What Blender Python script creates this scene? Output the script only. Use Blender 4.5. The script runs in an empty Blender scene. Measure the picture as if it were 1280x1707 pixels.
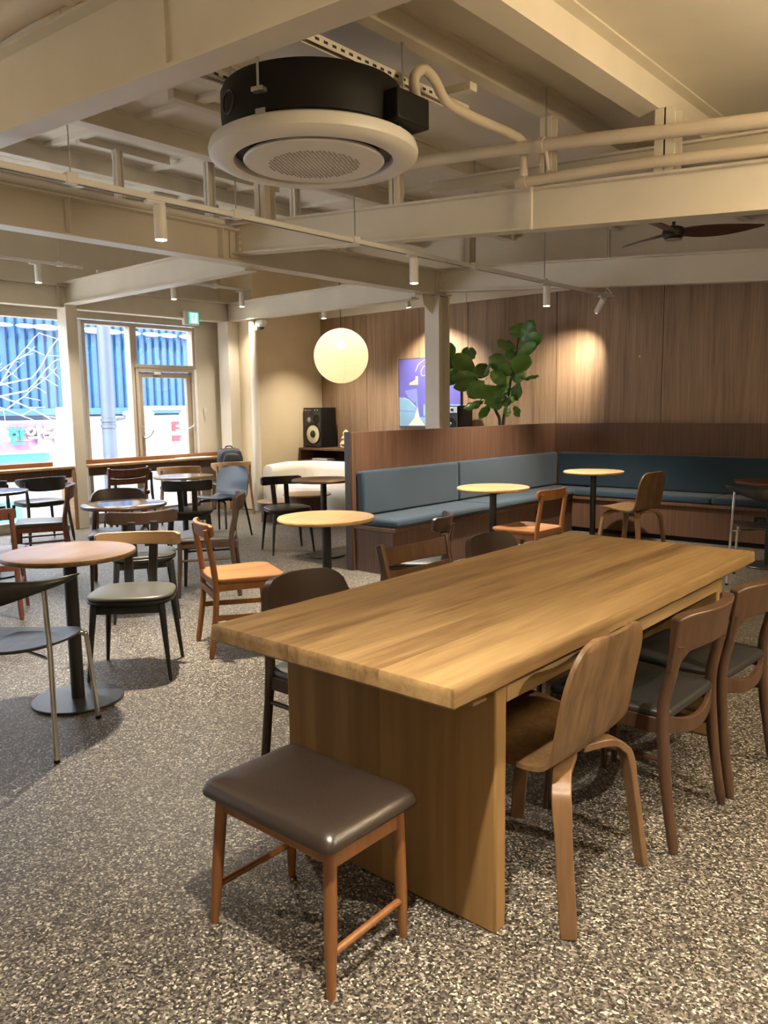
import bpy, bmesh, math, random
from mathutils import Vector, Matrix, Quaternion
random.seed(7)
PI = math.pi
sc = bpy.context.scene
COL = sc.collection

# ------------------------------------------------------------------ materials
def newmat(name):
    m = bpy.data.materials.new(name); m.use_nodes = True
    nt = m.node_tree; nt.nodes.clear()
    out = nt.nodes.new('ShaderNodeOutputMaterial')
    b = nt.nodes.new('ShaderNodeBsdfPrincipled')
    nt.links.new(b.outputs[0], out.inputs[0])
    return m, nt, b, out

def plain(name, col, rough=0.5, metal=0.0, spec=0.5, var=0.06, bump=0.0, bscale=60.0, sheen=0.0, coat=0.0):
    m, nt, b, out = newmat(name)
    b.inputs['Roughness'].default_value = rough
    b.inputs['Metallic'].default_value = metal
    b.inputs['Specular IOR Level'].default_value = spec
    if sheen: b.inputs['Sheen Weight'].default_value = sheen
    if coat: b.inputs['Coat Weight'].default_value = coat
    tc = nt.nodes.new('ShaderNodeTexCoord')
    nz = nt.nodes.new('ShaderNodeTexNoise'); nz.inputs['Scale'].default_value = 3.0; nz.inputs['Detail'].default_value = 4
    nt.links.new(tc.outputs['Object'], nz.inputs['Vector'])
    r = nt.nodes.new('ShaderNodeValToRGB')
    c = Vector(col)
    r.color_ramp.elements[0].position = 0.3; r.color_ramp.elements[1].position = 0.7
    r.color_ramp.elements[0].color = (*(c*(1-var)), 1); r.color_ramp.elements[1].color = (*(c*(1+var)), 1)
    nt.links.new(nz.outputs['Fac'], r.inputs['Fac']); nt.links.new(r.outputs['Color'], b.inputs['Base Color'])
    if bump:
        n2 = nt.nodes.new('ShaderNodeTexNoise'); n2.inputs['Scale'].default_value = bscale; n2.inputs['Detail'].default_value = 3
        nt.links.new(tc.outputs['Object'], n2.inputs['Vector'])
        bp = nt.nodes.new('ShaderNodeBump'); bp.inputs['Strength'].default_value = bump; bp.inputs['Distance'].default_value = 0.005
        nt.links.new(n2.outputs['Fac'], bp.inputs['Height']); nt.links.new(bp.outputs['Normal'], b.inputs['Normal'])
    return m

def wood(name, dark, light, axis='Y', fine=45.0, rough=0.4, plank=0.0, cross='X', streak=0.5, bump=0.08, spec=0.4, stretch=0.05):
    m, nt, b, out = newmat(name)
    N = nt.nodes; L = nt.links
    b.inputs['Roughness'].default_value = rough; b.inputs['Specular IOR Level'].default_value = spec
    tc = N.new('ShaderNodeTexCoord')
    mp = N.new('ShaderNodeMapping')
    s = {'X': 1.0, 'Y': 1.0, 'Z': 1.0}; s[axis] = stretch
    mp.inputs['Scale'].default_value = (s['X'], s['Y'], s['Z'])
    vec = tc.outputs['Object']
    tint = None
    if plank:
        sx = N.new('ShaderNodeSeparateXYZ'); L.new(vec, sx.inputs[0])
        mu = N.new('ShaderNodeMath'); mu.operation = 'DIVIDE'; L.new(sx.outputs[cross], mu.inputs[0]); mu.inputs[1].default_value = plank
        fl = N.new('ShaderNodeMath'); fl.operation = 'FLOOR'; L.new(mu.outputs[0], fl.inputs[0])
        wn = N.new('ShaderNodeTexWhiteNoise'); wn.noise_dimensions = '1D'; L.new(fl.outputs[0], wn.inputs['W'])
        tint = wn.outputs['Value']
        sc_ = N.new('ShaderNodeVectorMath'); sc_.operation = 'SCALE'; L.new(wn.outputs['Color'], sc_.inputs[0]); sc_.inputs['Scale'].default_value = 9.0
        ad = N.new('ShaderNodeVectorMath'); ad.operation = 'ADD'; L.new(vec, ad.inputs[0]); L.new(sc_.outputs[0], ad.inputs[1])
        vec = ad.outputs[0]
    L.new(vec, mp.inputs['Vector'])
    n1 = N.new('ShaderNodeTexNoise'); n1.inputs['Scale'].default_value = fine; n1.inputs['Detail'].default_value = 6; n1.inputs['Distortion'].default_value = 0.6
    n2 = N.new('ShaderNodeTexNoise'); n2.inputs['Scale'].default_value = fine*0.16; n2.inputs['Detail'].default_value = 3; n2.inputs['Distortion'].default_value = 1.2
    L.new(mp.outputs[0], n1.inputs['Vector']); L.new(mp.outputs[0], n2.inputs['Vector'])
    mx = N.new('ShaderNodeMix'); mx.data_type = 'FLOAT'; mx.inputs[0].default_value = streak
    L.new(n1.outputs['Fac'], mx.inputs[2]); L.new(n2.outputs['Fac'], mx.inputs[3])
    val = mx.outputs[0]
    if tint is not None:
        m2 = N.new('ShaderNodeMix'); m2.data_type = 'FLOAT'; m2.inputs[0].default_value = 0.15
        L.new(val, m2.inputs[2]); L.new(tint, m2.inputs[3]); val = m2.outputs[0]
    r = N.new('ShaderNodeValToRGB')
    r.color_ramp.elements[0].position = 0.33; r.color_ramp.elements[1].position = 0.66
    r.color_ramp.elements[0].color = (*dark, 1); r.color_ramp.elements[1].color = (*light, 1)
    L.new(val, r.inputs['Fac']); L.new(r.outputs['Color'], b.inputs['Base Color'])
    bp = N.new('ShaderNodeBump'); bp.inputs['Strength'].default_value = bump; bp.inputs['Distance'].default_value = 0.003
    L.new(n1.outputs['Fac'], bp.inputs['Height']); L.new(bp.outputs['Normal'], b.inputs['Normal'])
    return m

def emit(name, col, strength):
    m, nt, b, out = newmat(name)
    b.inputs['Base Color'].default_value = (*col, 1)
    b.inputs['Emission Color'].default_value = (*col, 1); b.inputs['Emission Strength'].default_value = strength
    return m

def glassmat(name, tint=(1, 1, 1)):
    m = bpy.data.materials.new(name); m.use_nodes = True
    nt = m.node_tree; nt.nodes.clear()
    out = nt.nodes.new('ShaderNodeOutputMaterial')
    t = nt.nodes.new('ShaderNodeBsdfTransparent'); t.inputs[0].default_value = (*tint, 1)
    g = nt.nodes.new('ShaderNodeBsdfGlossy'); g.inputs['Roughness'].default_value = 0.02
    mx = nt.nodes.new('ShaderNodeMixShader'); mx.inputs[0].default_value = 0.05
    nt.links.new(t.outputs[0], mx.inputs[1]); nt.links.new(g.outputs[0], mx.inputs[2]); nt.links.new(mx.outputs[0], out.inputs[0])
    return m

def floor_mat():
    m, nt, b, out = newmat('pebble_resin'); N = nt.nodes; L = nt.links
    tc = N.new('ShaderNodeTexCoord')
    nz = N.new('ShaderNodeTexNoise'); nz.inputs['Scale'].default_value = 40
    L.new(tc.outputs['Object'], nz.inputs['Vector'])
    mxv = N.new('ShaderNodeMix'); mxv.data_type = 'VECTOR'; mxv.inputs[0].default_value = 0.012
    L.new(tc.outputs['Object'], mxv.inputs[4]); L.new(nz.outputs['Color'], mxv.inputs[5])
    v = N.new('ShaderNodeTexVoronoi'); v.inputs['Scale'].default_value = 185; L.new(mxv.outputs[1], v.inputs['Vector'])
    sp = N.new('ShaderNodeSeparateColor'); L.new(v.outputs['Color'], sp.inputs[0])
    r = N.new('ShaderNodeValToRGB'); cr = r.color_ramp; cr.interpolation = 'CONSTANT'
    cols = [(0.0, (0.022, 0.019, 0.017)), (0.22, (0.055, 0.048, 0.042)), (0.45, (0.10, 0.088, 0.075)), (0.64, (0.165, 0.147, 0.124)), (0.80, (0.26, 0.235, 0.195)), (0.92, (0.50, 0.465, 0.39))]
    cr.elements[0].position = 0; cr.elements[0].color = (*cols[0][1], 1)
    cr.elements[1].position = cols[1][0]; cr.elements[1].color = (*cols[1][1], 1)
    for p_, c in cols[2:]:
        e = cr.elements.new(p_); e.color = (*c, 1)
    L.new(sp.outputs[0], r.inputs['Fac'])
    L.new(r.outputs['Color'], b.inputs['Base Color'])
    b.inputs['Roughness'].default_value = 0.42; b.inputs['Specular IOR Level'].default_value = 0.45
    bp = N.new('ShaderNodeBump'); bp.inputs['Strength'].default_value = 0.35; bp.inputs['Distance'].default_value = 0.003; bp.invert = True
    L.new(v.outputs['Distance'], bp.inputs['Height']); L.new(bp.outputs['Normal'], b.inputs['Normal'])
    return m

M = {}
M['floor'] = floor_mat()
M['paint'] = plain('beige_paint', (0.72, 0.675, 0.58), 0.55, var=0.03, bump=0.05)
M['ceil'] = plain('ceiling_paint', (0.76, 0.72, 0.635), 0.6, var=0.03, bump=0.05, bscale=30)
M['steel'] = plain('painted_steel', (0.70, 0.655, 0.565), 0.42, var=0.05, bump=0.06, bscale=40)
M['cream'] = plain('cream_plaster', (0.68, 0.57, 0.39), 0.6, var=0.03, bump=0.05)
M['frame'] = plain('window_frame_paint', (0.50, 0.45, 0.37), 0.4, var=0.03)
M['panel'] = wood('walnut_wall_panel', (0.165, 0.103, 0.062), (0.32, 0.218, 0.140), 'Z', fine=60, rough=0.5, streak=0.45, bump=0.03, stretch=0.03)
M['bench'] = wood('walnut_bench_veneer', (0.060, 0.030, 0.019), (0.12, 0.064, 0.041), 'Z', fine=85, rough=0.45, streak=0.2, bump=0.03, stretch=0.02)
M['table'] = wood('oak_slab', (0.135, 0.078, 0.032), (0.35, 0.232, 0.105), 'Y', fine=55, rough=0.42, plank=0.105, cross='X', streak=0.6, bump=0.2, stretch=0.07)
M['tableleg'] = wood('oak_panel', (0.17, 0.090, 0.030), (0.30, 0.18, 0.068), 'Z', fine=26, rough=0.45, plank=0.13, cross='X', streak=0.55, bump=0.1)
M['walnut'] = wood('walnut', (0.046, 0.023, 0.013), (0.095, 0.050, 0.028), 'Z', fine=45, rough=0.33, streak=0.5)
M['walnutply'] = wood('walnut_ply', (0.072, 0.040, 0.019), (0.19, 0.112, 0.052), 'Z', fine=60, rough=0.4, streak=0.5, stretch=0.035)
M['plyleg'] = wood('ply_leg', (0.13, 0.068, 0.031), (0.21, 0.12, 0.058), 'Z', fine=40, rough=0.42)
M['teak'] = wood('orange_teak', (0.165, 0.066, 0.022), (0.26, 0.114, 0.040), 'Z', fine=35, rough=0.35)
M['teakseat'] = wood('orange_teak_seat', (0.21, 0.088, 0.034), (0.34, 0.155, 0.064), 'Y', fine=30, rough=0.33)
M['redwood'] = wood('red_brown_wood', (0.10, 0.036, 0.022), (0.18, 0.07, 0.042), 'Z', fine=38, rough=0.35)
M['darkwood'] = wood('dark_brown_wood', (0.030, 0.018, 0.012), (0.060, 0.036, 0.026), 'Z', fine=40, rough=0.35)
M['oak'] = wood('light_oak', (0.26, 0.15, 0.070), (0.40, 0.25, 0.125), 'X', fine=35, rough=0.4)
M['oaklam'] = wood('oak_laminate', (0.30, 0.185, 0.088), (0.43, 0.29, 0.155), 'Y', fine=30, rough=0.35)
M['oakedge'] = wood('oak_edge', (0.40, 0.25, 0.11), (0.52, 0.35, 0.17), 'Z', fine=30, rough=0.4)
M['walnutgloss'] = wood('walnut_laminate_gloss', (0.10, 0.058, 0.040), (0.18, 0.11, 0.075), 'Y', fine=34, rough=0.12, bump=0.0, spec=0.8)
M['oakgloss'] = wood('oak_laminate_gloss', (0.30, 0.185, 0.088), (0.43, 0.29, 0.155), 'Y', fine=30, rough=0.14, bump=0.0, spec=0.8)
M['walnutlam'] = wood('walnut_laminate', (0.15, 0.090, 0.058), (0.25, 0.16, 0.105), 'Y', fine=34, rough=0.3)
M['mahogany'] = wood('mahogany_laminate', (0.07, 0.022, 0.014), (0.12, 0.042, 0.026), 'Y', fine=34, rough=0.25)
M['blackwood'] = wood('black_stained_wood', (0.010, 0.010, 0.011), (0.022, 0.021, 0.021), 'Z', fine=45, rough=0.38)
M['blackseat'] = wood('black_ash_seat', (0.012, 0.013, 0.014), (0.045, 0.046, 0.048), 'Y', fine=30, rough=0.38, streak=0.3)
M['blackmetal'] = plain('black_metal', (0.012, 0.012, 0.013), 0.38, spec=0.5)
M['blackmatte'] = plain('black_plastic', (0.007, 0.007, 0.007), 0.55, spec=0.25)
M['grille'] = plain('grille_dark', (0.02, 0.02, 0.02), 0.7)
M['basemetal'] = plain('dark_steel_plate', (0.055, 0.058, 0.062), 0.35, metal=0.6)
M['chrome'] = plain('chrome', (0.72, 0.70, 0.66), 0.14, metal=1.0, var=0.01)
M['zinc'] = plain('zinc_steel', (0.55, 0.54, 0.52), 0.3, metal=0.9, var=0.04)
M['leather'] = plain('brown_leather', (0.027, 0.0185, 0.014), 0.34, bump=0.12, bscale=180, spec=0.5)
M['greyleather'] = plain('grey_leather', (0.065, 0.064, 0.055), 0.38, bump=0.12, bscale=180)
M['blackleather'] = plain('black_leather', (0.022, 0.023, 0.023), 0.36, bump=0.12, bscale=180)
M['brownvinyl'] = plain('dark_brown_vinyl', (0.032, 0.020, 0.015), 0.36, bump=0.06, bscale=180)
M['fabric'] = plain('blue_fabric', (0.017, 0.036, 0.060), 0.85, var=0.1, bump=0.3, bscale=420, sheen=0.2, spec=0.2)
M['white'] = plain('white_plastic', (0.78, 0.77, 0.74), 0.35, var=0.01)
M['sofa'] = plain('white_boucle', (0.74, 0.70, 0.62), 0.9, bump=0.4, bscale=150, sheen=0.2)
M['speakergrey'] = plain('speaker_baffle', (0.030, 0.034, 0.038), 0.5)
M['cone'] = plain('cream_cone', (0.72, 0.68, 0.46), 0.6, var=0.02)
M['silver'] = plain('silver_plate', (0.5, 0.58, 0.66), 0.3, metal=0.3)
M['orange'] = plain('orange_badge', (0.8, 0.22, 0.06), 0.5)
M['leaf'] = plain('leaf_green', (0.085, 0.185, 0.034), 0.36, var=0.3, bump=0.25, bscale=45, spec=0.5)
M['trunk'] = plain('fig_trunk', (0.045, 0.032, 0.022), 0.8, bump=0.4, bscale=80, var=0.2)
M['pot'] = plain('grey_pot', (0.2, 0.2, 0.19), 0.7)
M['soil'] = plain('soil', (0.03, 0.02, 0.015), 0.95, bump=0.5, bscale=80)
M['pale'] = wood('pale_beech', (0.55, 0.36, 0.18), (0.68, 0.48, 0.26), 'Z', fine=26, rough=0.5)
M['wrap'] = plain('beige_pipe_wrap', (0.60, 0.53, 0.42), 0.6, bump=0.35, bscale=55, var=0.06)
M['pack'] = plain('navy_nylon', (0.014, 0.019, 0.030), 0.55, bump=0.3, bscale=300, var=0.15)
M['packgrey'] = plain('grey_nylon', (0.07, 0.09, 0.12), 0.5, var=0.1)
M['paper'] = plain('paper', (0.85, 0.83, 0.8), 0.7, var=0.01)
M['glass'] = glassmat('window_glass')
M['lens'] = emit('lamp_lens', (1.0, 0.86, 0.62), 26)
M['green'] = emit('exit_green', (0.03, 0.62, 0.42), 1.3)
M['signwhite'] = emit('exit_white', (0.85, 1.0, 0.95), 1.6)
M['lantern'] = None
def lantern_mat():
    m, nt, b, out = newmat('washi_paper'); N = nt.nodes; L = nt.links
    b.inputs['Base Color'].default_value = (0.84, 0.80, 0.68, 1); b.inputs['Roughness'].default_value = 0.8
    tr = N.new('ShaderNodeBsdfTranslucent'); tr.inputs[0].default_value = (0.95, 0.88, 0.70, 1)
    mx = N.new('ShaderNodeMixShader'); mx.inputs[0].default_value = 0.6
    L.new(b.outputs[0], mx.inputs[1]); L.new(tr.outputs[0], mx.inputs[2])
    tp = N.new('ShaderNodeBsdfTransparent'); m3 = N.new('ShaderNodeMixShader'); m3.inputs[0].default_value = 0.035
    L.new(mx.outputs[0], m3.inputs[1]); L.new(tp.outputs[0], m3.inputs[2]); L.new(m3.outputs[0], out.inputs[0])
    return m
M['lantern'] = lantern_mat()
M['bulb'] = emit('bulb', (1.0, 0.82, 0.52), 8)
# outdoors
M['cladding'] = plain('blue_cladding', (0.009, 0.055, 0.145), 0.5, var=0.12)
M['bluebeam'] = plain('blue_beam', (0.014, 0.07, 0.155), 0.5)
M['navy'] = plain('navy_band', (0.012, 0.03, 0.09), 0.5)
M['pink'] = plain('pink_board', (0.28, 0.09, 0.21), 0.5, var=0.15)
M['signface'] = plain('white_board', (0.25, 0.25, 0.262), 0.5, var=0.02)
M['teal'] = plain('teal_letters', (0.01, 0.26, 0.25), 0.5)
M['tealboard'] = plain('teal_board', (0.05, 0.27, 0.30), 0.5, var=0.05)
M['magenta'] = plain('magenta_edge', (0.28, 0.05, 0.18), 0.5)
M['red'] = plain('red_board', (0.32, 0.018, 0.028), 0.5)
M['post'] = plain('street_post', (0.040, 0.058, 0.092), 0.5)
M['branch'] = plain('pale_branch', (0.62, 0.60, 0.56), 0.8)
M['asphalt'] = plain('brightened_ground', (0.50, 0.49, 0.47), 0.9)  # street tone raised so it bounces daylight up to the ceiling
M['greyline'] = plain('grey_line', (0.25, 0.27, 0.32), 0.6)
# picture
M['violet'] = plain('violet_print', (0.085, 0.08, 0.34), 0.3, var=0.1)
M['paleblue'] = plain('pale_blue_print', (0.15, 0.30, 0.47), 0.3, var=0.1)
M['midblue'] = plain('mid_blue_print', (0.14, 0.17, 0.48), 0.3, var=0.08)
M['ivory'] = plain('ivory_print', (0.62, 0.58, 0.49), 0.3, var=0.04)
M['tan'] = plain('tan_print', (0.40, 0.33, 0.26), 0.3)

# ------------------------------------------------------------------ mesh builder
class MB:
    def __init__(s): s.bm = bmesh.new()
    def quadbox(s, c):                      # 8 corners: bottom 4 ccw, top 4 ccw
        v = [s.bm.verts.new(p) for p in c]
        for f in ((3, 2, 1, 0), (4, 5, 6, 7), (0, 1, 5, 4), (1, 2, 6, 5), (2, 3, 7, 6), (3, 0, 4, 7)):
            s.bm.faces.new([v[i] for i in f])
        return s
    def box(s, x0, x1, y0, y1, z0, z1):
        if x0 > x1: x0, x1 = x1, x0
        if y0 > y1: y0, y1 = y1, y0
        return s.quadbox([(x0, y0, z0), (x1, y0, z0), (x1, y1, z0), (x0, y1, z0), (x0, y0, z1), (x1, y0, z1), (x1, y1, z1), (x0, y1, z1)])
    def rings(s, rings, cap=True, closed=False):
        R = [[s.bm.verts.new(p) for p in r] for r in rings]
        n = len(R[0])
        for i in range(len(R) - (0 if closed else 1)):
            a, b = R[i], R[(i+1) % len(R)]
            for j in range(n):
                s.bm.faces.new((a[j], a[(j+1) % n], b[(j+1) % n], b[j]))
        if cap and not closed:
            s.bm.faces.new(list(reversed(R[0]))); s.bm.faces.new(R[-1])
        return s
    def sweep(s, pts, prof, up=(0, 0, 1), closed=False, scales=None):
        pts = [Vector(p) for p in pts]; n = len(pts); rr = []
        T = []
        for i in range(n):
            if closed: t = pts[(i+1) % n] - pts[i-1]
            else: t = pts[min(i+1, n-1)] - pts[max(i-1, 0)]
            T.append(t.normalized())
        u = Vector(up)
        if abs(u.dot(T[0])) > 0.95: u = Vector((1, 0, 0)) if abs(T[0].x) < 0.9 else Vector((0, 1, 0))
        side = T[0].cross(u).normalized()
        for i in range(n):
            if i: side = T[i-1].rotation_difference(T[i]) @ side
            side = (side - T[i]*side.dot(T[i])).normalized()
            nn = side.cross(T[i]).normalized()
            k = scales[i] if scales else 1.0
            rr.append([pts[i] + side*a*k + nn*b*k for a, b in prof])
        return s.rings(rr, closed=closed)
    def tube(s, pts, r, n=10, closed=False, r2=None, sq=1.0):
        if not isinstance(r, (list, tuple)):
            r = [r if r2 is None else r + (r2-r)*i/(len(pts)-1) for i in range(len(pts))]
        prof = [(math.cos(2*PI*i/n), math.sin(2*PI*i/n)*sq) for i in range(n)]
        return s.sweep(pts, prof, closed=closed, scales=list(r))
    def lathe(s, prof, n=32, o=(0, 0, 0)):
        o = Vector(o)
        rr = [[o + Vector((r*math.cos(2*PI*i/n), r*math.sin(2*PI*i/n), z)) for i in range(n)] for r, z in prof]
        return s.rings(rr)
    def plate(s, outline, prof):            # outline: xy list ccw; prof: (scale, z)
        cx = sum(p[0] for p in outline)/len(outline); cy = sum(p[1] for p in outline)/len(outline)
        rr = []
        for q in prof:
            k, z = q[0], q[1]
            rr.append([(cx+(x-cx)*k, cy+(y-cy)*k, z(x, y) if callable(z) else z) for x, y in outline])
        return s.rings(rr)
    def grid(s, fun, nu, nv, th=None):      # fun(u,v)->(pos, normal) ; builds a slab of thickness th
        F = [[None]*(nv+1) for _ in range(nu+1)]; B = [[None]*(nv+1) for _ in range(nu+1)]
        for i in range(nu+1):
            for j in range(nv+1):
                p, nr, t = fun(i/nu, j/nv)
                p = Vector(p); nr = Vector(nr).normalized()
                F[i][j] = s.bm.verts.new(p + nr*t/2); B[i][j] = s.bm.verts.new(p - nr*t/2)
        for i in range(nu):
            for j in range(nv):
                s.bm.faces.new((F[i][j], F[i+1][j], F[i+1][j+1], F[i][j+1]))
                s.bm.faces.new((B[i][j], B[i][j+1], B[i+1][j+1], B[i+1][j]))
        for i in range(nu):
            s.bm.faces.new((F[i][0], B[i][0], B[i+1][0], F[i+1][0]))
            s.bm.faces.new((F[i][nv], F[i+1][nv], B[i+1][nv], B[i][nv]))
        for j in range(nv):
            s.bm.faces.new((F[0][j], F[0][j+1], B[0][j+1], B[0][j]))
            s.bm.faces.new((F[nu][j], B[nu][j], B[nu][j+1], F[nu][j+1]))
        return s
    def sphere(s, c, r, n=16, m=10, sc=(1, 1, 1)):
        pr = []
        for i in range(m+1):
            a = -PI/2 + PI*i/m
            pr.append((max(r*math.cos(a), r*0.02), r*math.sin(a)))
        c = Vector(c)
        rr = [[c + Vector((q*math.cos(2*PI*i/n)*sc[0], q*math.sin(2*PI*i/n)*sc[1], z*sc[2])) for i in range(n)] for q, z in pr]
        return s.rings(rr)
    def build(s, name, mat, parent=None, smooth=True, bev=0.0, seg=2, ang=35, sub=0):
        bmesh.ops.recalc_face_normals(s.bm, faces=s.bm.faces)
        me = bpy.data.meshes.new(name); s.bm.to_mesh(me); s.bm.free()
        for mt in (mat if isinstance(mat, (list, tuple)) else [mat]): me.materials.append(mt)
        if smooth:
            me.shade_smooth(); me.set_sharp_from_angle(angle=math.radians(ang))
        o = bpy.data.objects.new(name, me); COL.objects.link(o)
        if bev:
            b = o.modifiers.new('bevel', 'BEVEL'); b.width = bev; b.segments = seg; b.limit_method = 'ANGLE'; b.angle_limit = math.radians(40); b.harden_normals = False
        if sub:
            d = o.modifiers.new('subd', 'SUBSURF'); d.levels = sub; d.render_levels = sub
        if parent: o.parent = parent
        return o

def rbox(x0, x1, y0, y1, z0, z1): return MB().box(x0, x1, y0, y1, z0, z1)
def structure(o): o['kind'] = 'structure'; return o
def tag(o, label, cat, group=None, kind=None):
    o['label'] = label; o['category'] = cat
    if group: o['group'] = group
    if kind: o['kind'] = kind
    return o
def thing(name, label, cat, loc=(0, 0, 0), rotz=0.0, group=None):
    o = bpy.data.objects.new(name, None); o.empty_display_size = 0.1; COL.objects.link(o)
    o.location = loc; o.rotation_euler = (0, 0, rotz)
    return tag(o, label, cat, group)
def dup(root, loc, rotz, label, group=None):
    def cp(o, par):
        c = o.copy(); COL.objects.link(c); c.parent = par
        for ch in list(o.children): cp(ch, c)
        return c
    r = cp(root, None); r.location = loc; r.rotation_euler = (0, 0, rotz); r['label'] = label
    if group: r['group'] = group
    elif 'group' in r: del r['group']
    return r
def face(fx, fy): return math.atan2(-fx, fy)          # local +Y towards (fx, fy)
def rrect(w, d, r, n=6, taper=0.0):
    out = []
    for cx, cy, a0 in ((w/2-r, d/2-r, 0), (-w/2+r, d/2-r, PI/2), (-w/2+r, -d/2+r, PI), (w/2-r, -d/2+r, 1.5*PI)):
        for i in range(n+1):
            a = a0 + PI/2*i/n
            x = cx + r*math.cos(a); y = cy + r*math.sin(a)
            out.append((x*(1 + taper*y/(d/2)), y))
    return out
def superell(w, d, e=3.0, n=40, taper=0.0):
    out = []
    for i in range(n):
        a = 2*PI*i/n; c, s_ = math.cos(a), math.sin(a)
        x = w/2*math.copysign(abs(c)**(2/e), c); y = d/2*math.copysign(abs(s_)**(2/e), s_)
        out.append((x*(1+taper*y/(d/2)), y))
    return out
def arc(pts, n=6):                         # smooth Catmull-Rom through points
    P = [Vector(p) for p in pts]; out = []
    for i in range(len(P)-1):
        p0 = P[max(i-1, 0)]; p1 = P[i]; p2 = P[i+1]; p3 = P[min(i+2, len(P)-1)]
        for k in range(n):
            t = k/n
            out.append(0.5*((2*p1) + (p2-p0)*t + (2*p0-5*p1+4*p2-p3)*t*t + (3*p1-p0-3*p2+p3)*t**3))
    out.append(P[-1]); return out
def board(w, zb, zt, y0, sag, th, lean=0.0, rc=0.0, rcb=0.0, arch=0.0, nu=18, nv=5, bow=0.0, flare=0.0):
    """curved back board: x across, concave towards +y"""
    mb = MB()
    def f(u, v):
        x = (2*u-1)*w/2; ax = abs(x)
        top = zt + arch*(1-(2*u-1)**2); bot = zb + bow*(1-(2*u-1)**2)
        if rc and ax > w/2-rc: top -= rc - math.sqrt(max(rc*rc-(ax-(w/2-rc))**2, 0))
        if rcb and ax > w/2-rcb: bot += rcb - math.sqrt(max(rcb*rcb-(ax-(w/2-rcb))**2, 0))
        z = bot + (top-bot)*v
        xx = x*(1 + flare*(z-zb)/max(zt-zb, 1e-3))
        y = y0 + sag*(2*u-1)**2 - lean*(z-zb)
        return (xx, y, z), (-4*sag*(2*u-1)/w*1.0, 1, lean), th
    mb.grid(f, nu, nv)
    return mb
def cushion(outline, z0, h, dome=0.012, puff=1.0):
    mb = MB()
    mb.plate(outline, [(0.96, z0), (1.0, z0+h*0.25), (1.0, z0+h*0.6), (0.975, z0+h*0.88), (0.93, z0+h), (0.75, z0+h+dome*0.6), (0.45, z0+h+dome), (0.1, z0+h+dome*1.1)])
    return mb

# ------------------------------------------------------------------ camera
cam = bpy.data.objects.new('camera', bpy.data.cameras.new('camera')); COL.objects.link(cam)
F_PX, PITCH, ROLL, YAW, CAM_H = 1330.5569, 0.1298, -0.0140, 0.7166, 1.3413
cy, sy = math.cos(YAW), math.sin(YAW); cp, sp = math.cos(PITCH), math.sin(PITCH)
fw = Vector((-sy, cy, 0)); rt = Vector((cy, sy, 0)); up = Vector((0, 0, 1))
f2 = fw*cp - up*sp; u2 = up*cp + fw*sp
r3 = rt*math.cos(ROLL) + u2*math.sin(ROLL); u3 = u2*math.cos(ROLL) - rt*math.sin(ROLL)
cam.matrix_world = Matrix(((r3.x, u3.x, -f2.x, 0), (r3.y, u3.y, -f2.y, 0), (r3.z, u3.z, -f2.z, CAM_H), (0, 0, 0, 1)))
cam.data.sensor_fit = 'HORIZONTAL'; cam.data.sensor_width = 36.0; cam.data.lens = F_PX/1280*36
cam.data.clip_start = 0.05; cam.data.clip_end = 200
sc.camera = cam

# ------------------------------------------------------------------ room shell
XL, XR, Y0, Y1 = -8.97, 3.0, -3.0, 8.2
def zroof(x): return 3.17 - 0.075*(x + 2.5)
structure(rbox(XL-0.1, XR, Y0, Y1+0.1, -0.12, 0).build('floor', M['floor'], smooth=False))
def slab(x0, x1, y0, y1, t=0.12):
    return MB().quadbox([(x0, y0, zroof(x0)), (x1, y0, zroof(x1)), (x1, y1, zroof(x1)), (x0, y1, zroof(x0)),
                         (x0, y0, zroof(x0)+t), (x1, y0, zroof(x1)+t), (x1, y1, zroof(x1)+t), (x0, y1, zroof(x0)+t)])
structure(slab(XL-0.35, XR+0.2, Y0-0.2, Y1+0.3).build('ceiling', M['ceil'], smooth=False))
structure(rbox(XR, XR+0.12, Y0, Y1+0.1, 0, 3.3).build('wall_right', M['paint'], smooth=False))
structure(rbox(XL-0.1, XR+0.1, Y0-0.12, Y0, 0, 3.8).build('wall_front', M['paint'], smooth=False))
# wood panelled wall with open joints
mb = MB(); seams = [-8.3, -7.42, -6.5, -5.74, -4.53, -3.31, -2.09, -0.87, 0.35, 1.57, 3.0]
for a, b in zip(seams[:-1], seams[1:]):
    mb.box(a+0.004, b-0.004, Y1-0.0, Y1+0.02, 0.0, 2.62)
structure(mb.build('wall_back', M['panel'], smooth=False))
structure(rbox(-9.0, 3.1, Y1+0.021, Y1+0.12, 0, 3.75).build('wall_back.001', M['blackmatte'], smooth=False))
mb = MB()
for a, b in ((-8.3, -5.74), (-5.74, -3.9), (-3.9, -2.05), (-2.05, -0.2), (-0.2, 1.6), (1.6, 3.0)): mb.box(a+0.004, b-0.004, Y1-0.03, Y1+0.02, 2.60, 3.7)
structure(mb.build('wall_back.002', M['paint'], smooth=False))
# cream return wall in the corner
structure(rbox(-9.0, -8.3, 6.97, Y1+0.02, 0, 3.72).build('wall_corner', M['cream'], smooth=False))
# window wall: lintel, plain bay beside the door, pieces around openings
WX = -8.97
def wallbox(y0, y1, z0, z1, name='wall_left'): return structure(rbox(WX-0.1, WX, y0, y1, z0, z1).build(name, M['paint'], smooth=False))
wallbox(Y0, 7.0, 2.44, 3.75)
wallbox(6.53, 7.0, 0, 2.44)
structure(rbox(WX-0.1, WX, Y0, 6.53, 0, 0.07).build('wall_left', M['paint'], smooth=False))

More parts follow.
